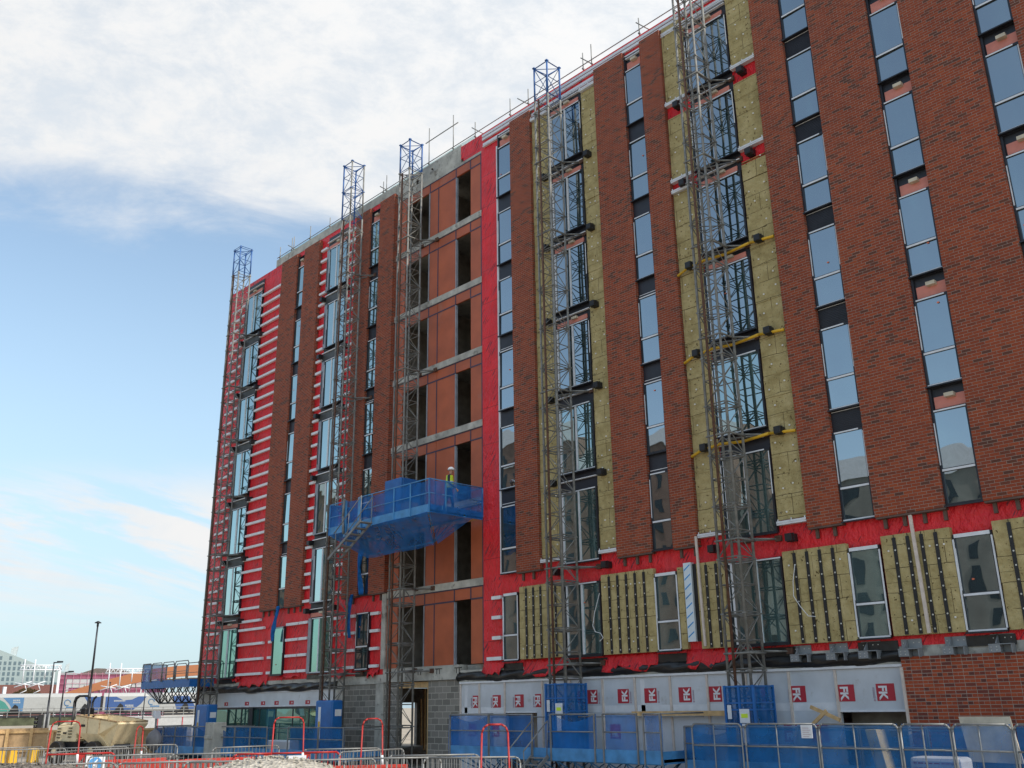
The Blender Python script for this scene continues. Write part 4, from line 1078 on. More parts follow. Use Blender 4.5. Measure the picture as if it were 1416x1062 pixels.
# ------------------------------------------------------------------ the worker
def person(loc, rz, label):
    pr = empty('person', loc, rz); tag(pr, label, 'person')
    def skin(verts, edges, rad, root=0, sub=2):
        me = bpy.data.meshes.new('s'); me.from_pydata(verts, edges, []); o = bpy.data.objects.new('s', me); COL.objects.link(o)
        md = o.modifiers.new('sk','SKIN'); md.use_smooth_shade = True; md.branch_smoothing = .4
        for i, r in enumerate(rad):
            sv = me.skin_vertices[0].data[i]; sv.radius = r if isinstance(r, tuple) else (r, r); sv.use_root = (i == root)
        s2 = o.modifiers.new('su','SUBSURF'); s2.levels = sub; s2.render_levels = sub
        dg = bpy.context.evaluated_depsgraph_get(); me2 = bpy.data.meshes.new_from_object(o.evaluated_get(dg)); bpy.data.objects.remove(o)
        return me2
    V_ = [(0,0,.96),(0,0,1.12),(.01,0,1.30),(.015,0,1.44),(.03,0,1.52),(.05,0,1.60),(.06,0,1.70)]; R_ = [(.13,.15),(.12,.14),(.13,.17),(.08,.13),.05,.07,.075]
    E_ = [(0,1),(1,2),(2,3),(3,4),(4,5),(5,6)]
    def add(p, r, frm):
        V_.append(p); R_.append(r); E_.append((frm, len(V_)-1)); return len(V_)-1
    for s, fx in ((1,.18),(-1,-.2)):
        h = add((0,.09*s,.90),.10,0); k = add((fx*.55,.10*s,.50),.065,h); a = add((fx*.9-.04,.10*s,.09),.042,k); add((fx*.9+.10,.11*s,.04),(.04,.03),a)
    hands = []
    for s, sw in ((1,-.12),(-1,.22)):
        sh = add((.01,.19*s,1.42),.058,3); el = add((sw*.3-.04,.25*s,1.15),.045,sh); wr = add((sw+.06,.24*s,.94),.028,el); pa = add((sw+.11,.235*s,.87),(.02,.035),wr); hands.append((sw+.11,.235*s,.87))
        for q, (dy, l) in enumerate(((.03,.07),(.01,.08),(-.01,.075),(-.028,.06))):
            f1 = add((sw+.14,.235*s+dy,.87-l*.55),.009,pa); add((sw+.135,.235*s+dy,.87-l),.008,f1)
        th = add((sw+.15,.235*s-.04*s,.87),.010,pa); add((sw+.17,.235*s-.045*s,.84),.009,th)
    nose = None
    me = skin(V_, E_, R_)
    for mt in (M['cloth_dark'], M['skin'], M['boot']): me.materials.append(mt)
    hz = {}
    for p in me.polygons:
        c = p.center; p.use_smooth = True
        if c.z > 1.53: p.material_index = 1
        elif c.z < .12: p.material_index = 2
        elif any((c-Vector(h)).length < .115 and c.z < .93 for h in hands): p.material_index = 1
    b = bpy.data.objects.new('body', me); COL.objects.link(b); b.parent = pr
    m = MB(); m.hexa([(.12,-.015,1.62),(.12,.015,1.62),(.15,.010,1.615),(.15,-.010,1.615),(.12,-.008,1.665),(.12,.008,1.665),(.128,.006,1.665),(.128,-.006,1.665)]); m.box(.112,.13,-.025,.025,1.585,1.593,1)
    for s in (1,-1): m.box(.122,.134,.025*s-.012,.025*s+.012,1.665,1.677,1); m.box(.04,.07,.08*s-.012,.08*s+.012,1.63,1.68,0)
    lb(m, 'face', [M['skin'], M['cloth_dark']], pr, bevel=.004)
    m = MB()
    def vest(u, v):
        t_ = u*2*math.pi; z = .98+.48*v; rx = .150-.02*v*v; ry = .185-.01*v
        return (.008+rx*math.cos(t_), ry*math.sin(t_), z)
    m.grid(vest, 24, 8); lb(m, 'hi_viz_vest', M['hiviz'], pr, thick=.006)
    m = MB(); 
    for z in (1.05, 1.2): m.grid(lambda u, v: (.008+.154*math.cos(u*6.2832), .189*math.sin(u*6.2832), z+.04*v), 24, 1)
    lb(m, 'reflective_band', M['white'], pr, thick=.003)
    m = MB(); m.grid(lambda u, v: (.055+.125*math.cos(u*6.2832)*math.cos(v*1.5708), .105*math.sin(u*6.2832)*math.cos(v*1.5708), 1.70+.11*math.sin(v*1.5708)), 24, 8)
    m.grid(lambda u, v: (.055+(.125+.05*v*max(0,math.cos(u*6.2832))+.012*v)*math.cos(u*6.2832), (.105+.015*v)*math.sin(u*6.2832), 1.70-.012*v), 24, 1)
    lb(m, 'hard_hat', M['hat'], pr, thick=.004)
    return pr
person((-26.98,-1.45,8.9), math.radians(38), 'worker in white hard hat and yellow hi-viz vest walking on the raised blue platform')

# ------------------------------------------------------------------ barriers in the yard
ZG = 0
def make_barrier():
    e = empty('crowd_barrier'); w_, h = 2.2, 1.1
    m = MB(); m.path([(-w_/2,0,.18),(-w_/2,0,h-.12),(-w_/2+.04,0,h-.03),(-w_/2+.12,0,h),(w_/2-.12,0,h),(w_/2-.04,0,h-.03),(w_/2,0,h-.12),(w_/2,0,.18),(-w_/2,0,.18)],.021,0,8); lb(m, 'frame', M['galv'], e)
    m = MB(); x = -w_/2+.12
    while x < w_/2-.05: m.bar((x,0,.18),(x,0,h),.0085,0,5); x += .118
    lb(m, 'bars', M['galv'], e)
    for s in (-1,1):
        m = MB(); m.path([(s*.8,-.3,0.01),(s*.8,-.25,.05),(s*.8,0,.18),(s*.8,.25,.05),(s*.8,.3,0.01)],.016,0,6); lb(m, 'foot', M['galv'], e)
    return e
def dirpos(px, d):      # yard survey: bearing by image column at eye level, distance in metres
    vx = Vector(((px-708)/1327, 0, -1)); a = R @ Vector((vx.x, -.335, -1)); a.z = 0; a.normalize(); return Vector((0,-DD,0)) + a*d
def rz_of(px): 
    a = dirpos(px, 1) - Vector((0,-DD,0)); return math.atan2(-a.x, a.y)
proto = make_barrier(); first = [True]
def barrier(px, d, turn, label, z=0):
    o = proto if first[0] else copy_tree(proto); first[0] = False
    p = dirpos(px, d); o.location = (p.x, p.y, z); o.rotation_euler = (0,0,rz_of(px)+math.radians(turn)); tag(o, label, 'barrier', 'galvanised crowd barriers in the yard')
    return o
bs = [(48,36,0,'galvanised barrier in front of the plywood hoarding'),(20,38,6,'galvanised barrier leftmost before the plywood hoarding'),
 (100,33,58,'galvanised barrier seen edge on beside the dumper'),(135,36,-4,'galvanised barrier standing just before the cream dumper engine'),(163,34,25,'galvanised barrier turned at an angle below the dumper skip'),(205,37,-12,'galvanised barrier right of the dumper skip'),
 (98,25,3,'near galvanised barrier behind the pale gravel at the left'),(192,29,0,'galvanised barrier before the red plastic barriers on the left'),(240,24.5,1,'near galvanised barrier left of centre overlapping red barriers'),(300,28.5,-2,'galvanised barrier before the leftmost low blue platform'),
 (330,24,0,'near galvanised barrier behind the pale gravel mound'),(345,33,24,'galvanised barrier turned away below the leftmost drive box'),(475,29.5,0,'galvanised barrier below the second blue drive box'),(517,28,38,'galvanised barrier slanting beside the red hoop by the mast'),
 (455,23.5,2,'near galvanised barrier right of the pale gravel mound'),(545,23.6,-6,'near galvanised barrier in front of the doorway with mast'),(600,24.6,-3,'galvanised barrier in front of the grey block wall'),(652,23.2,-8,'near galvanised barrier below the first netted platform corner')]
for b_ in bs: barrier(*b_)
# red plastic barriers
def make_red():
    e = empty('plastic_barrier')
    m = MB(); m.box(-1,1,-.02,.02,.78,.86); m.box(-1,1,-.02,.02,.12,.3); m.box(-1,-.9,-.022,.022,.1,.86); m.box(.9,1,-.022,.022,.1,.86)
    x = -.8
    while x < .85: m.box(x-.03,x+.03,-.015,.015,.3,.78); x += .16
    lb(m, 'panel', M['redpl'], e, bevel=.01)
    for s in (-.7,.7): m = MB(); m.box(s-.06,s+.06,-.25,.25,0,.1); lb(m, 'foot', M['black'], e, bevel=.01)
    return e
pr_ = make_red(); f_ = True
for px, d, tn, lab in ((225,31,0,'red plastic barrier between steel barriers at the left'),(190,32.5,14,'red plastic barrier leftmost, just right of the dumper'),(272,30.5,-8,'red plastic barrier with white patch before the leftmost low platform'),(310,31.5,10,'red plastic barrier right of the leftmost drive box'),(510,25.6,0,'red plastic barrier low behind the steel barriers near the mast doorway')):
    o = pr_ if f_ else copy_tree(pr_); f_ = False; p = dirpos(px, d); o.location = p; o.rotation_euler = (0,0,rz_of(px)+math.radians(tn)); tag(o, lab, 'barrier', 'red plastic barriers in the yard')
# red hoops with panels
def hoop(px, d, w_, h, label, turn=0, sign=None, side=0):
    p = dirpos(px, d); e = empty('red_gate_hoop', p, rz_of(px)+math.radians(turn)); tag(e, label, 'gate hoop', 'red tube hoops standing over gate openings')
    m = MB(); m.path([(-w_/2-.05,0,0),(-w_/2,0,h-.15),(-w_/2+.04,0,h-.05),(-w_/2+.13,0,h),(w_/2-.13,0,h),(w_/2-.04,0,h-.05),(w_/2,0,h-.15),(w_/2+.05,0,0)],.021,0,8); lb(m, 'tube', M['red'], e)
    m = MB(); m.bar((w_/2+.01,0,h*.55),(w_/2+.025,0,h*.42),.037,0,8); lb(m, 'reflective_sleeve', M['white'], e)
    if side:
        m = MB()
        for s in ((-1,1) if side == 2 else (1,)):
            a, b = s*(w_/2+.04), s*(w_/2+1.0)
            m.path([(a,0,1.08),(b-s*.1,0,1.08),(b,0,1.0),(b,0,.05),(a,0,.05)],.028,0,8)
            for k in range(1,6): x = a+(b-a)*k/6; m.bar((x,0,.05),(x,0,1.07),.012,0,5)
            m.prism([(a,1.05),(a-s*.0+s*.2,1.08),(a,.8)],-.01,.01)
        m.bar((-w_/2,0,1.08),(w_/2,0,1.08),.026,0,8); lb(m, 'side_panel', M['red'], e)
    if sign:
        m = MB(); x0, x1 = .0, .5
        if sign == 'blue': x0, x1 = w_/2+.25, w_/2+.75
        m.box(x0,x1,-.06,-.05,.55,1.02); s_ = lb(m, 'sign', M['white'], e)
        m = MB(); cx = (x0+x1)/2
        if sign == 'blue': m.bar((cx,-.066,.8),(cx,-.061,.8),.18,0,28); m.box(cx-.06,cx+.05,-.07,-.066,.70,.84,1); m.beam((cx-.03,-.069,.82),(cx+.06,-.069,.92),.004,.035,1)
        else: m.prism([(cx-.17,.62),(cx+.17,.62),(cx,.93)],-.066,-.061); m.box(cx-.014,cx+.014,-.07,-.0665,.72,.83,1); m.box(cx-.014,cx+.014,-.07,-.0665,.67,.695,1)
        lb(m, 'symbol', [M['bluepl'] if sign == 'blue' else M['yellow'], M['white'] if sign == 'blue' else M['black']], s_)
    return e
hoop(95,31.5,.75,1.95,'red tube hoop with blue hand sign in front of the dumper engine',0,'blue',1)
hoop(197,36,.35,1.72,'narrow red tube hoop right of the dumper skip',55)
hoop(401,28,.78,1.98,'red tube hoop with yellow warning triangle behind the pale gravel mound',0,'warn',2)
hoop(516,26,.5,1.93,'red tube hoop in front of the grey block wall beside the mast',10)
hoop(684,20.4,.52,1.84,'red tube hoop in front of the first netted platform',0)
# blue netted fence panels right
fp0 = None
def fence_panel(x0, x1, y, z1, label, notice=None, gap=False):
    e = empty('fence_panel', ((x0+x1)/2,y,0)); tag(e, label, 'fence panel', 'blue netted tube fence panels at the right')
    m = MB(); m.path([(x0,y,.02),(x0,y,z1-.1),(x0+.04,y,z1-.03),(x0+.1,y,z1),(x1-.1,y,z1),(x1-.04,y,z1-.03),(x1,y,z1-.1),(x1,y,.02)],.021,0,8); m.bar((x0,y,z1-.5),(x1,y,z1-.5),.019,0,8); m.bar((x0,y,.25),(x1,y,.25),.019,0,8)
    m.bar(((x0*.55+x1*.45),y,.02),((x0*.55+x1*.45),y,z1),.016,0,6); m.build('frame', M['galv'], e)
    m = MB(); net_strip(m, [(x0+.02,y+.05),(x1-.02,y+.05)], z1+.01, .05, .04, 16, int(abs(x0)*10)); m.build('netting', M['bluenet2'], e)
    if notice:
        m = MB(); m.box(x0+notice,x0+notice+.28,y-.09,y-.08,z1-.3,z1-.02); m.build('notice', M['white'], e)
        m = MB(); 
        for k in range(5): m.box(x0+notice+.04,x0+notice+.2+.04*(k%2),y-.096,y-.091,z1-.27+.045*k,z1-.26+.045*k)
        m.build('print', M['fkfaint'], e)
YP = -3.2
for a, b, lab, nt in ((-15.4,-13.95,'blue netted fence panel leftmost, below the tallest mast',None),(-13.85,-11.95,'blue netted fence panel with white notice before the FK boards',1.55),(-11.9,-10.05,'blue netted fence panel before the dark doorway',None),(-10.0,-8.95,'narrow blue netted fence panel at the corner of the brick plinth',None),(-8.9,-7.75,'blue netted fence panel before the leaning pale board',None),(-7.7,-5.8,'blue netted fence panel at the right edge of the picture',None)): fence_panel(a, b, YP, 1.70, lab, nt)
# site clutter behind the fence
m = MB(); m.beam((-8.35,-1.95,.95),(-8.25,-1.0,1.75),.03,.9) if False else m.hexa([(-9.0,-2.3,.95),(-7.95,-2.3,.93),(-7.95,-2.26,.93),(-9.0,-2.26,.95),(-9.2,-2.1,1.83),(-8.15,-2.1,1.83),(-8.15,-2.06,1.83),(-9.2,-2.06,1.83)])
tag(m.build('leaning_board', M['cream'], None), 'pale cream board leaning behind the netting against the brick plinth', 'board')
m = MB(); m.box(-9.0,-8.95,-2.2,-2.1,0,1.0); m.box(-8.2,-8.15,-2.2,-2.1,0,1.0); m.box(-9.1,-8.1,-2.22,-2.08,.93,.96); tag(m.build('trestle', M['galv'], None), 'metal trestle carrying the leaning pale board', 'trestle')
m = MB(); m.hexa([(-10.75,-2.9,.5),(-10.5,-2.9,.5),(-10.5,-2.5,.5),(-10.75,-2.5,.5),(-10.95,-2.9,1.58),(-10.7,-2.9,1.58),(-10.7,-2.5,1.58),(-10.95,-2.5,1.58)])
tag(m.build('insulation_offcut', M['yellow'] if False else M['wool'], None), 'yellow insulation offcut standing upright behind the netting before the doorway', 'insulation')
def wrapped():
    m = MB(); m.box(-10.0,-8.9,-3.0,-2.4,.5,1.05); o = m.build('wrapped_pallet', M['white'], None, bevel=.08); tag(o, 'white film wrapped pallet with red print behind the netting', 'pallet')
    m = MB()
    for r_ in range(4):
        x = -9.9
        while x < -9.05: l = random.uniform(.05,.14); m.box(x,x+l,-3.006,-3.002,.62+r_*.1,.645+r_*.1); x += l+.03
    m.build('print', M['fkred'], o)
wrapped()
m = MB(); m.box(-24.9,-24.1,-1.9,-1.6,.78,.9); tag(m.build('timber_offcut', M['timber'], None), 'timber offcut lying on the left netted platform deck', 'timber')
m = MB(); m.box(-38.9,-37.0,-1.6,-1.1,.45,.95); tag(m.build('wrapped_sheets', M['fk'], None, bevel=.04), 'grey wrapped stack on the low platform before the tinted windows', 'stack')
m = MB(); m.box(-41.9,-41.1,-2.9,-2.3,0,1.68); m.box(-41.85,-41.15,-2.95,-2.905,1.0,1.15); tag(m.build('concrete_bin', M['concrete'], None, bevel=.03), 'grey beige box between the two low left platforms', 'box')
# grey wrapped flood lamp by the left platform
e = empty('site_lamp', (-45.4,-3.6,0)); tag(e, 'white headed site lamp on a pole with grey wrapped body before the left low platform', 'lamp')
m = MB(); m.bar((-45.4,-3.6,0),(-45.4,-3.6,2.0),.04); m.build('pole', M['galv'], e)
m = MB(); m.hexa([(-45.55,-3.75,1.95),(-45.2,-3.75,1.85),(-45.2,-3.45,1.85),(-45.55,-3.45,1.95),(-45.5,-3.75,2.2),(-45.3,-3.75,2.2),(-45.3,-3.45,2.2),(-45.5,-3.45,2.2)]); m.build('lamp_head', M['white'], e, bevel=.03)
m = MB(); m.grid(lambda u, v: (-45.4+(.42+.06*math.sin(u*20))*math.cos(u*6.2832)*math.sin(v*3.0+.1)**.7, -3.6+.35*math.sin(u*6.2832)*math.sin(v*3.0+.1)**.7, .45+.95*v), 20, 10); m.build('wrapped_body', plain('grey_sheeting', (.2,.2,.22), .6), e)

# ------------------------------------------------------------------ gravel heaps
def heap(name, px, d, rx, ry, h, mat, label, seed, z0=0):
    p = dirpos(px, d); r = random.Random(seed); ph = [r.random()*6 for _ in range(6)]
    def fn(u, v):
        x, y = (u*2-1), (v*2-1); q = math.sqrt(x*x+y*y)
        hh = h*(1-q*q) if q < 1 else 0
        hh += .35*(.035*math.sin(x*17+ph[0])*math.sin(y*15+ph[1])+.02*math.sin(x*41+ph[2])*math.sin(y*37+ph[3])+r.uniform(-.012,.012))*(1 if q < .95 else 0)
        return (x*rx, y*ry, hh-.02)
    m = MB(); m.grid(fn, 90, 60); o = lb(m, name, mat); o.location = (p.x,p.y,0); o.rotation_euler = (0,0,rz_of(px))
    # loose stones on the crest
    s = MB(); 
    for i in range(350):
        a = r.uniform(0,6.283); q = abs(r.gauss(0,.4)); 
        if q > .9: continue
        x, y = q*math.cos(a), q*math.sin(a); hh = h*(1-q*q); c = Vector((x*rx,y*ry,hh)); k = r.uniform(.006,.018)
        pts = [c+Vector((r.uniform(.6,1)*k*sx_,r.uniform(.6,1)*k*sy_,r.uniform(.5,.9)*k*sz_)) for sz_ in (-1,1) for sx_, sy_ in ((-1,-1),(1,-1),(1,1),(-1,1))]
        s.hexa(pts)
    so_ = lb(s, 'loose_stones', mat, o); so_['kind'] = 'stuff'
    tag(o, label, 'gravel heap', None, 'stuff'); return o
GP = make_gravel('pale_gravel', (.33,.31,.27), (.52,.49,.43)); GD = make_gravel('dark_gravel', (.07,.06,.05), (.26,.23,.20))
heap('gravel_heap', 378, 11.5, 2.6, 2.0, 1.71, GP, 'pale gravel heap peaking in the foreground below the warning triangle', 3)
heap('gravel_heap', 45, 10.5, 4.2, 1.8, 1.70, GP, 'pale gravel heap low in the left foreground corner', 4)
heap('gravel_heap', 15, 15.5, 5.2, 2.4, 1.55, GD, 'dark gravel heap behind the pale one at the far left', 5)

# ------------------------------------------------------------------ dumper
def local_empty(name, px, d, turn=0, z=0):
    p = dirpos(px, d); return empty(name, (p.x,p.y,z), rz_of(px)+math.radians(turn))
D_SCALE = .87
CR = plain('cream_paint', (.74,.62,.40), .55, var=.12, scale=3, dirt=((.26,.12,.05),5,.6))
D_ = local_empty('site_dumper', 139, 50, -50); tag(D_, 'cream site dumper with rusty skip and black roll hoop beside the plywood hoarding', 'dumper')
D_.scale = (D_SCALE, D_SCALE, .97)
m = MB(); # engine cover
m.hexa([(-2.35,-.7,.95),(-.75,-.7,.95),(-.75,.7,.95),(-2.35,.7,.95),(-2.3,-.65,1.65),(-.75,-.65,1.75),(-.75,.65,1.75),(-2.3,.65,1.65)])
m.hexa([(-2.3,-.65,1.652),(-.75,-.65,1.752),(-.75,.65,1.752),(-2.3,.65,1.652),(-1.75,-.5,1.9),(-.85,-.5,1.98),(-.85,.5,1.98),(-1.75,.5,1.9)]); lb(m, 'engine_cover', CR, D_, bevel=.05)
m = MB()
for i in range(4):
    m.box(-2.2,-1.95,-.72,-.68,1.12+.13*i,1.16+.13*i); m.box(-1.35,-1.1,-.72,-.68,1.15+.13*i,1.19+.13*i)
[setattr(o_, 'parent', D_) for o_ in split_build(m, 'vent_slot', M['black'])]
m = MB(); m.box(-2.4,-.4,-.75,.75,.45,.94); m.box(-.6,2.0,-.45,.45,.5,.85); lb(m, 'chassis', M['black'], D_)
m = MB(); m.hexa([(.5,-.6,.75),(1.7,-.6,.72),(1.7,.75,.72),(.5,.75,.75),(-.45,-.95,1.35),(1.35,-1.05,1.30),(1.35,1.05,1.30),(-.45,.95,1.35)])
lb(m, 'skip_keel', CR, D_, bevel=.03)
m = MB()
def plate(a, b, c, d): 
    m.quad([a, b, c, d])
plate((-.45,-.95,1.35),(1.35,-1.05,1.30),(1.4,-1.1,1.95),(-.5,-1.0,2.12)); plate((-.45,.95,1.35),(1.35,1.05,1.3),(1.4,1.1,1.95),(-.5,1.0,2.12)); plate((-.45,-.95,1.35),(-.45,.95,1.35),(-.5,1.0,2.12),(-.5,-1.0,2.12))
plate((1.35,-1.05,1.30),(1.35,1.05,1.3),(2.55,.95,1.75),(2.55,-.95,1.75)); plate((1.35,-1.05,1.30),(2.55,-.95,1.75),(2.5,-1.0,1.82),(1.4,-1.1,1.95)); plate((1.35,1.05,1.30),(2.55,.95,1.75),(2.5,1.0,1.82),(1.4,1.1,1.95))
plate((1.7,-.6,.72),(1.7,.75,.72),(2.55,.95,1.75),(2.55,-.95,1.75))
plate((.5,-.6,.75),(1.7,-.6,.72),(2.55,-.95,1.75),(1.35,-1.05,1.30))
lb(m, 'skip', CR, D_, thick=.05)
m = MB(); m.path([(-.5,-1.0,2.12),(1.4,-1.1,1.95),(2.5,-1.0,1.82),(2.5,1.0,1.82),(1.4,1.1,1.95),(-.5,1.0,2.12),(-.5,-1.0,2.12)],.035,0,6); m.bar((1.38,-1.09,1.3),(1.42,-1.12,1.93),.02,0,4); m.bar((.4,-1.0,1.34),(.45,-1.07,2.02),.02,0,4)
lb(m, 'skip_rim', plain('worn_cream', (.42,.31,.17), .7, dirt=((.2,.08,.03),8,.5)), D_)
m = MB(); m.bar((-.3,-.5,.9),(.9,-.5,1.15),.05,0,8); m.bar((-.3,.5,.9),(.9,.5,1.15),.05,0,8); [setattr(o_, 'parent', D_) for o_ in split_build(m, 'hydraulic_ram', M['galv'])]
m = MB(); m.box(-1.75,-1.5,-.712,-.70,1.3,1.38); m.box(-.05,.25,-1.03,-1.0,1.62,1.72); lb(m, 'decal', M['frame'], D_)
m = MB()
for y in (-.55,.55): m.path([(-1.25,y,1.2),(-1.28,y,2.7),(-1.2,y,2.88),(-1.05,y,2.95)],.055,0,8)
m.path([(-1.25,-.6,1.0),(-1.3,-.6,2.7),(-1.2,-.6,2.92),(-.95,-.6,2.98),(-.35,-.6,2.98),(-.15,-.6,2.9),(-.08,-.6,2.65),(-.1,-.6,1.0)],.055,0,8); [setattr(o_, 'parent', D_) for o_ in split_build(m, 'roll_hoop_bar', M['black'])]
m = MB(); m.box(-1.15,-.75,-.3,.3,1.95,2.45); m.box(-1.1,-.6,-.3,.3,1.9,2.05); lb(m, 'seat', M['black'], D_, bevel=.06)
m = MB(); m.bar((-.3,-.1,1.3),(-.5,-.1,2.0),.04); m.bar((-.52,-.28,2.0),(-.5,.1,2.06),.03); lb(m, 'steering_column', M['frame'], D_)
for x in (-1.7,1.0):
    for y in (-.95,.95):
        m = MB(); m.bar((x,y-.2,.5),(x,y+.2,.5),.5,0,24); w_ = lb(m, 'wheel', M['black'], D_, bevel=.04); m = MB(); m.bar((x,y-.215,.5),(x,y+.215,.5),.22,0,16); lb(m, 'rim', CR, w_)

# ------------------------------------------------------------------ plywood hoarding
Hd = local_empty('plywood_hoarding', 80, 60, 0); tag(Hd, 'plywood hoarding with timber frame standing behind the dumper', 'hoarding')
m = MB(); m.box(-5.5,-.3,-.0,.03,-.2,1.42); m.box(-.29,6.8,.0,.03,-.2,1.30); lb(m, 'plywood_sheets', M['ply'], Hd)
m = MB(); x = -5.4
while x < 6.7:
    t_ = 1.40 if x < -.3 else 1.28
    m.box(x,x+.15,-.14,-.002,-.2,t_); x += 1.05+random.uniform(-.2,.2)
for z in (.25,1.18): m.box(-5.5,6.8,-.09,-.003,z,z+.12)
lb(m, 'timber_frame', M['timber'], Hd)
for px, d in ((8,52),(25,52.5),(55,53)):
    p = dirpos(px, d)
    m = MB(); m.hexa([(-.35,-.2,0),(.35,-.2,0),(.35,.2,0),(-.35,.2,0),(-.3,-.15,.62),(.3,-.15,.62),(.3,.15,.62),(-.3,.15,.62)]); o = lb(m, 'yellow_block', M['yellow'], bevel=.03); o.location = p; tag(o, 'yellow plastic block below the plywood hoarding at image left %s' % {8:'edge',25:'second along',55:'third along'}[px], 'block', 'yellow blocks before the hoarding')

# ------------------------------------------------------------------ wall, railway and train
W_ = local_empty('retaining_wall', 100, 205, 0); tag(W_, 'dark mossy retaining wall carrying the railway behind the hoarding', 'wall')
m = MB(); m.box(-60,8,-.4,.4,-.3,1.4); lb(m, 'wall', plain('mossy_stone', (.075,.085,.05), .95, var=.5, scale=.6), W_)
m = MB(); m.box(-60,50,-.5,.5,1.41,1.75); lb(m, 'coping', M['frame'], W_)
m = MB(); x = -60
while x < 50: m.box(x-.07,x+.07,-.6,-.52,1.42,2.9); x += 1.9
m.box(-60,50,-.6,-.54,2.8,2.92); m.box(-60,50,-.6,-.54,2.3,2.38); lb(m, 'railing', M['galv'], W_)
F_ = local_empty('white_hoarding', 232, 115, 0); tag(F_, 'white panelled hoarding with thin red posts behind the low left platform', 'hoarding')
m = MB(); m.box(-4.5,6,-.05,.05,-1,1.55); m.box(-4.6,6,-.1,.1,1.551,1.7); lb(m, 'panels', M['whiteh'], F_)
m = MB(); 
for x in (-3.4,-.9,1.6,4.1): m.box(x,x+.08,-.1,-.06,-1,1.55)
lb(m, 'post', M['fkred'], F_)
T1 = plain('train_silver', (.36,.37,.37), .4, .1, var=.05); TB = plain('train_blue', (.035,.085,.24), .45, var=.05); TL = plain('train_light_blue', (.07,.17,.32), .45, var=.05); TG = plain('train_green', (.05,.22,.19), .45, var=.05)
cars = [(-35.6,-16.6),(-16.2,2.6),(3.0,21.8),(22.2,41)]
Tr = local_empty('train', 120, 222, 0); tag(Tr, 'silver blue and green passenger train standing on the railway behind the hoarding', 'train')
zt0, zt1 = 2.2, 5.8
for i, (a, b) in enumerate(cars):
    m = MB(); poly = [(-1.35,zt0+.3),(-1.35,zt1-.7),(-1.1,zt1-.15),(-.6,zt1),(.6,zt1),(1.1,zt1-.15),(1.35,zt1-.7),(1.35,zt0+.3),(1.15,zt0),(-1.15,zt0)]
    m.prism(poly, a, b, 0, ax='x'); c = lb(m, 'carriage', T1, Tr)
    m = MB()
    for x in (a+2.6, b-3.6): m.prism([(x-.5,zt0-.02),(x+1.5,zt0-.02),(x+1.2,zt0+1.2),(x+.6,zt0+1.6),(x+.3,zt0+1.2)],-1.385,-1.352)
    m.prism([(b-.4,zt0),(b+.35,zt0),(b+.35,zt1-.6),(b-.2,zt1-.6)],-1.36,-1.352)
    lb(m, 'dark_end', M['black'], c) if i else None
    m = MB(); 
    for x in (a+2,a+4.5,b-4.5,b-2): m.bar((x,-1.2,zt0-.05),(x,-1.0,zt0-.05),.42,0,14)
    m.box(a+.5,b-.5,-1.1,1.1,zt0-.35,zt0-.01); lb(m, 'underframe', M['black'], c)
def swoosh(pts, mat, nm='livery_swoosh'):
    m = MB(); m.prism(pts, -1.372, -1.353); lb(m, nm, mat, Tr)
zz0, zz1 = zt0+.3, zt1-.75
swoosh([(-18.2,zz1),(-16.5,zz1),(-14.8,zz1-.9),(-13.9,zz0+.5),(-13.6,zz0),(-16.2,zz0),(-17.4,zz0+.9),(-18.3,zz0+1.9)], TG); swoosh([(-15.2,zz1),(-11.5,zz1),(-11.5,zz0),(-13.2,zz0),(-14.0,zz1-1.2)], TL); swoosh([(-.6,zz1),(2.5,zz1),(2.5,zz0),(1.2,zz0),(.4,zz0+1.1)], TB)
swoosh([(-24,zz0),(-17.8,zz1-.9),(-17.8,zz0+1),(-20,zz0)], TL); swoosh([(3.4,zz1),(5.4,zz1),(6.8,zz1-.7),(8.4,zz1-.6),(9.6,zz1),(11.2,zz1),(10.2,zz0+1.1),(8.8,zz0),(3.4,zz0)], TB); swoosh([(16.3,zz1),(19.5,zz1),(21.2,zz0),(17.2,zz0)], TB); swoosh([(22.6,zz0),(23.6,zz1),(29,zz1),(29,zz0)], TL)
for x in (-3.6,12.2):
    m = MB(); n = 18
    for k in range(n): a, b = k/n*5.2, (k+1)/n*5.2; m.bar((x+.55*math.cos(a),-1.37,zz0+1.5+.55*math.sin(a)),(x+.55*math.cos(b),-1.37,zz0+1.5+.55*math.sin(b)),.1,0,5)
    m.box(x-.2,x+1.6,-1.375,-1.36,zz0+.5,zz0+.75); lb(m, 'emblem', TL, Tr)
m = MB()
for a, l, z in ((-9.0,1.4,1.2),(-8.0,2.2,.6),(-13.4,1.0,1.9),(-13.4,1.3,1.5),(5.0,2.0,1.6),(7.2,1.6,.7),(7.5,1.2,.35)):
    x = a
    while x < a+l: q = random.uniform(.15,.3); m.box(x,x+q,-1.38,-1.3735,zz0+z,zz0+z+.28); x += q+.07
lb(m, 'small_lettering', T1, Tr)
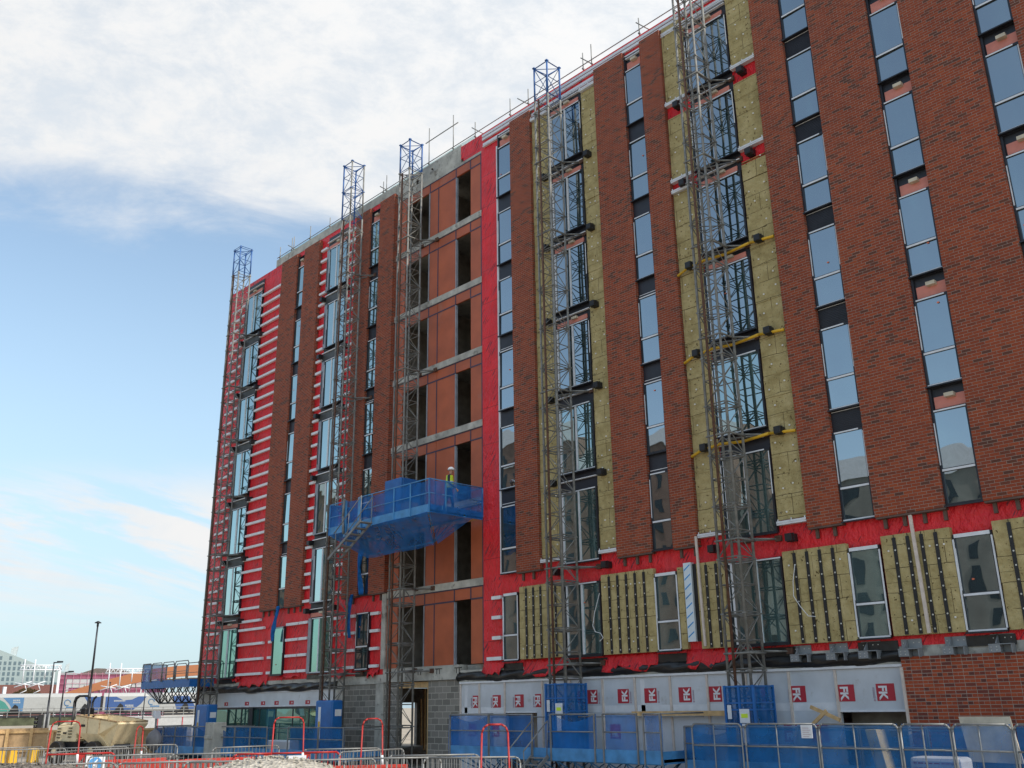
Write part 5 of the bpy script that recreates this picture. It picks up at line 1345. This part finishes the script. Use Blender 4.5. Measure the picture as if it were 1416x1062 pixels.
# overhead line gantries
def gantry(px0, px1, d, h, label):
    e = local_empty('catenary_gantry', (px0+px1)/2, d); tag(e, label, 'gantry', 'white overhead line gantries over the railway'); s = d/1327; w_ = (px1-px0)*s
    m = MB(); m.box(w_/2-.5,w_/2,-.3,.3,0,h); m.box(w_/2-1.3,w_/2-1.1,-.1,.1,0,h-1.2); m.bar((w_/2-1.2,0,h-1.2),(w_/2-.3,0,h-.4),.12); lb(m, 'post', M['white'], e)
    m = MB(); m.bar((-w_/2,-.4,h),(w_/2,-.4,h),.13); m.bar((-w_/2,-.4,h-.9),(w_/2-.3,-.4,h-.9),.12); x = -w_/2
    while x < w_/2-.8: m.bar((x,-.4,h-.9),(x+.5,-.4,h),.07); m.bar((x+.5,-.4,h),(x+1,-.4,h-.9),.07); x += 1
    lb(m, 'boom', M['white'], e)
    m = MB()
    for x in (-w_/2+.8,-w_/2+w_*.35,-w_/2+w_*.62): m.bar((x,-.4,h+1.2*(x<-w_*.1)),(x,-.4,h-4.2+(x>-w_*.1)*1.5),.12); 
    x = -w_/2+1.8
    for x in (-w_/2+1.0,-w_/2+w_*.35+.8): m.bar((x-1.6,-.4,h-4.4),(x+1.6,-.4,h-3.2),.1); m.bar((x-1.6,-.4,h-3.5),(x+1.4,-.4,h-4.0),.1); m.bar((x-.4,-.4,h-5.6),(x+.8,-.4,h-5.0),.08); m.bar((x+.8,-.4,h-5.0),(x+.4,-.4,h-4.0),.08)
    lb(m, 'dropper', M['white'], e)
gantry(27,72,232,11.6,'white overhead line gantry left of the two lamp posts')
gantry(146,196,232,10.9,'white overhead line gantry in front of the orange arch')
m = MB(); m.box(-.3,.3,-.3,.3,0,7.3); o = lb(m, 'catenary_post', M['white']); o.location = dirpos(3,230); tag(o, 'single white catenary post at the far left edge', 'post')
# lamp posts
def lamp(px, d, h, arm, label, r=.09):
    e = local_empty('lamp_post', px, d); tag(e, label, 'lamp post', 'dark lamp posts at the left')
    m = MB(); m.bar((0,0,0),(0,0,h*.5),r,0,10); m.bar((0,0,h*.5),(0,0,h),r*.8,0,10,r*.55); lb(m, 'pole', M['frame'], e)
    m = MB()
    if arm: m.bar((0,0,h-.05),(arm,0,h),.05); m.box(arm*.3,arm,-.12,.12,h,h+.09)
    elif h < 8: m.bar((0,0,h),(0,0,h+.1),.1,0,8)
    else: m.bar((0,0,h),(0,0,h+.06),.3,0,14); m.bar((0,0,h+.06),(0,0,h+.2),.3,0,14,.06); m.bar((0,0,h-.3),(0,0,h),.1)
    lb(m, 'lamp_head', M['frame'], e)
lamp(122,100,10.05,0,'tallest dark lamp post with small cap behind the dumper',.13)
lamp(67,100,6.55,.75,'dark lamp post with short arm, left one of the two armed posts')
lamp(85,110,6.05,.75,'dark lamp post with short arm, nearer the tallest lamp post')
lamp(149,120,5.2,0,'short dark post in front of the train behind the dumper skip',.07)
lamp(199,112,4.6,0,'short dark post left of the first floor height platform',.07)
# traffic signal
e = local_empty('traffic_signal', 60, 85); tag(e, 'dark traffic signal seen from the side above the plywood hoarding', 'traffic signal')
m = MB(); m.bar((.2,0,0),(.2,0,2.1),.09); m.bar((.5,0,0),(.5,0,2.15),.07); lb(m, 'pole', M['galv'], e)
m = MB(); m.box(-.25,.1,-.18,.18,1.05,2.05); 
for z in (1.2,1.5,1.8): m.bar((-.5,0,z),(-.25,0,z),.13,0,10)
lb(m, 'signal_head', M['black'], e)
# ------------------------------------------------------------------ far buildings
far = local_empty('glass_building', 45, 420); tag(far, 'distant grey green glazed building with sloping roof at the far left', 'building'); s = 420/1327
def FX(px): return (px-45)*s
def FZ(py): return EYE+(984-py)*s
m = MB(); m.prism([(FX(-20),0),(FX(95),0),(FX(95),FZ(940)),(FX(78),FZ(938)),(FX(62),FZ(936)),(FX(0),FZ(912)),(FX(-20),FZ(906))],0,14); lb(m, 'facade', plain('pale_cladding', (.28,.35,.36), .5, var=.08), far)
m = MB(); r = random.Random(9)
for i in range(22):
    x = FX(-18+5.2*i)
    for j in range(9):
        z = FZ(960-6*j); lim = FZ(912+(x/s+45)*.40)
        if z+1.6 < lim and r.random() < .8: m.box(x,x+.9,-.05,-.01,z,z+1.3)
lb(m, 'far_windows', plain('far_glazing', (.10,.15,.18), .3), far)['kind'] = 'stuff'
m = MB(); m.prism([(FX(13),FZ(921)),(FX(19),FZ(925)),(FX(21),FZ(908)),(FX(14),FZ(910))],2,6); m.prism([(FX(74),FZ(940)),(FX(79),FZ(940)),(FX(80),FZ(927)),(FX(76),FZ(929))],2,6); [setattr(o_, 'parent', far) for o_ in split_build(m, 'roof_fin', plain('pale_fin', (.4,.46,.48), .5))]
m = MB(); m.box(FX(-20),FX(95),-8,-7,0,FZ(953)); o = lb(m, 'arcade_wall', plain('dark_red_brick', (.16,.07,.06), .9), far)
tree = local_empty('bare_shrubbery', 35, 300); tag(tree, 'olive brown bare shrubbery behind the train at the left', 'shrubs', None, 'stuff')
m = MB(); r = random.Random(2)
for i in range(2600):
    a = r.uniform(0,6.283); q = math.sqrt(r.random()); x = q*math.cos(a)*5.5; z = 2+abs(q*math.sin(a))*6.5; y = r.uniform(-2,2); k = r.uniform(.1,.28)
    m.quad([(x-k,y,z),(x,y-k,z+k*.6),(x+k,y,z),(x,y+k,z-k*.6)])
lb(m, 'twigs', plain('bare_twigs', (.22,.19,.10), .9), tree)
mg = local_empty('wrapped_building', 150, 330); tag(mg, 'building wrapped in magenta sheeted scaffold behind the train', 'building'); s2 = 330/1327
def GX(px): return (px-150)*s2
def GZ(py): return EYE+(982-py)*s2
m = MB(); m.box(GX(91),GX(215),0,10,0,GZ(939)); lb(m, 'sheeting', plain('magenta_sheeting', (.23,.06,.11), .8, var=.25, scale=.3), mg)
m = MB(); m.box(GX(100),GX(205),-.2,-.05,GZ(954),GZ(944)); m.box(GX(100),GX(103),-.2,-.05,GZ(962),GZ(954.2)); lb(m, 'white_band', M['whiteh'], mg)
m = MB(); x = GX(91)
while x < GX(214): m.bar((x,-.5,0),(x,-.5,GZ(936)),.06,0,4); x += 2
for py in (938,943,949,956): m.bar((GX(91),-.5,GZ(py)),(GX(214),-.5,GZ(py)),.06,0,4)
lb(m, 'scaffold_tubes', plain('pink_tubes', (.45,.2,.28), .7), mg)
m = MB(); m.prism([(GX(108),GZ(939)),(GX(180),GZ(939)),(GX(160),GZ(932)),(GX(131),GZ(931))],3,12); lb(m, 'roof', plain('dark_roof', (.13,.11,.10), .8), mg)
ar = local_empty('arch_bridge', 190, 300); tag(ar, 'broad orange arch rising behind the train towards the building corner', 'arch'); s3 = 300/1327
def AX(px): return (px-190)*s3
def AZ(py): return EYE+(981-py)*s3
lo = [(92,968),(120,961),(150,955),(180,949),(205,944),(230,941),(260,939),(300,938)]; hi = [(92,964),(120,954),(150,944.5),(180,936.5),(205,931),(230,928),(260,926),(300,925)]
m = MB()
for (a, b), (c, d) in zip(zip(lo, lo[1:]), zip(hi, hi[1:])):
    m.hexa([(AX(a[0]),0,AZ(a[1])),(AX(b[0]),0,AZ(b[1])),(AX(b[0]),3,AZ(b[1])),(AX(a[0]),3,AZ(a[1])),(AX(c[0]),0,AZ(c[1])),(AX(d[0]),0,AZ(d[1])),(AX(d[0]),3,AZ(d[1])),(AX(c[0]),3,AZ(c[1]))])
lb(m, 'arch_rib', plain('orange_steel', (.34,.13,.055), .6, var=.08, scale=.1), ar)
m = MB()
for px in range(120,290,14): m.bar((AX(px),1.5,AZ(968)),(AX(px+7),1.5,AZ(950 if px < 170 else 942)),.12,0,5); m.bar((AX(px+7),1.5,AZ(950 if px < 170 else 942)),(AX(px+14),1.5,AZ(968)),.12,0,5)
lb(m, 'bracing', M['galv'], ar)

# ------------------------------------------------------------------ blocks across the street (they show in the window reflections)
def opp(x0, x1, h, y, label, c):
    e = empty('brick_block', ((x0+x1)/2,y,0)); tag(e, label, 'building', 'brick blocks across the street')
    m = MB(); m.box(x0,x1,y-14,y,0,h); m.build('wall', c, e)
    m = MB(); m.box(x0-.2,x1+.2,y+.02,y+.3,h-2.4,h+.2); m.build('parapet_band', M['white'], e)
    m = MB(); z = 3
    while z < h-4:
        x = x0+1.5
        while x < x1-2: m.box(x,x+1.1,y+.02,y+.08,z,z+1.9); x += 3.1
        z += 3.1
    m.build('windows', M['frame'], e)['kind'] = 'stuff'
OB = plain('opposite_brick', (.19,.12,.095), .9, var=.2, scale=.4)
opp(-165,-96,43,-77,'tallest brick block across the street far to the left',OB)
opp(-94,-63,36,-78,'middle brick block across the street',OB)
opp(-61,-30,27,-76,'lowest brick block across the street, nearest the camera',plain('opposite_buff', (.21,.20,.18), .9, var=.2, scale=.4))
# second mast in daylight beyond the ground floor doorway
m6 = mast(-53.5,13.5,9,0,'sunlit lattice mast seen through the dark ground floor doorway',[])
for c in list(m6.children):
    if c.name.startswith('wall_tie'): bpy.data.objects.remove(c)
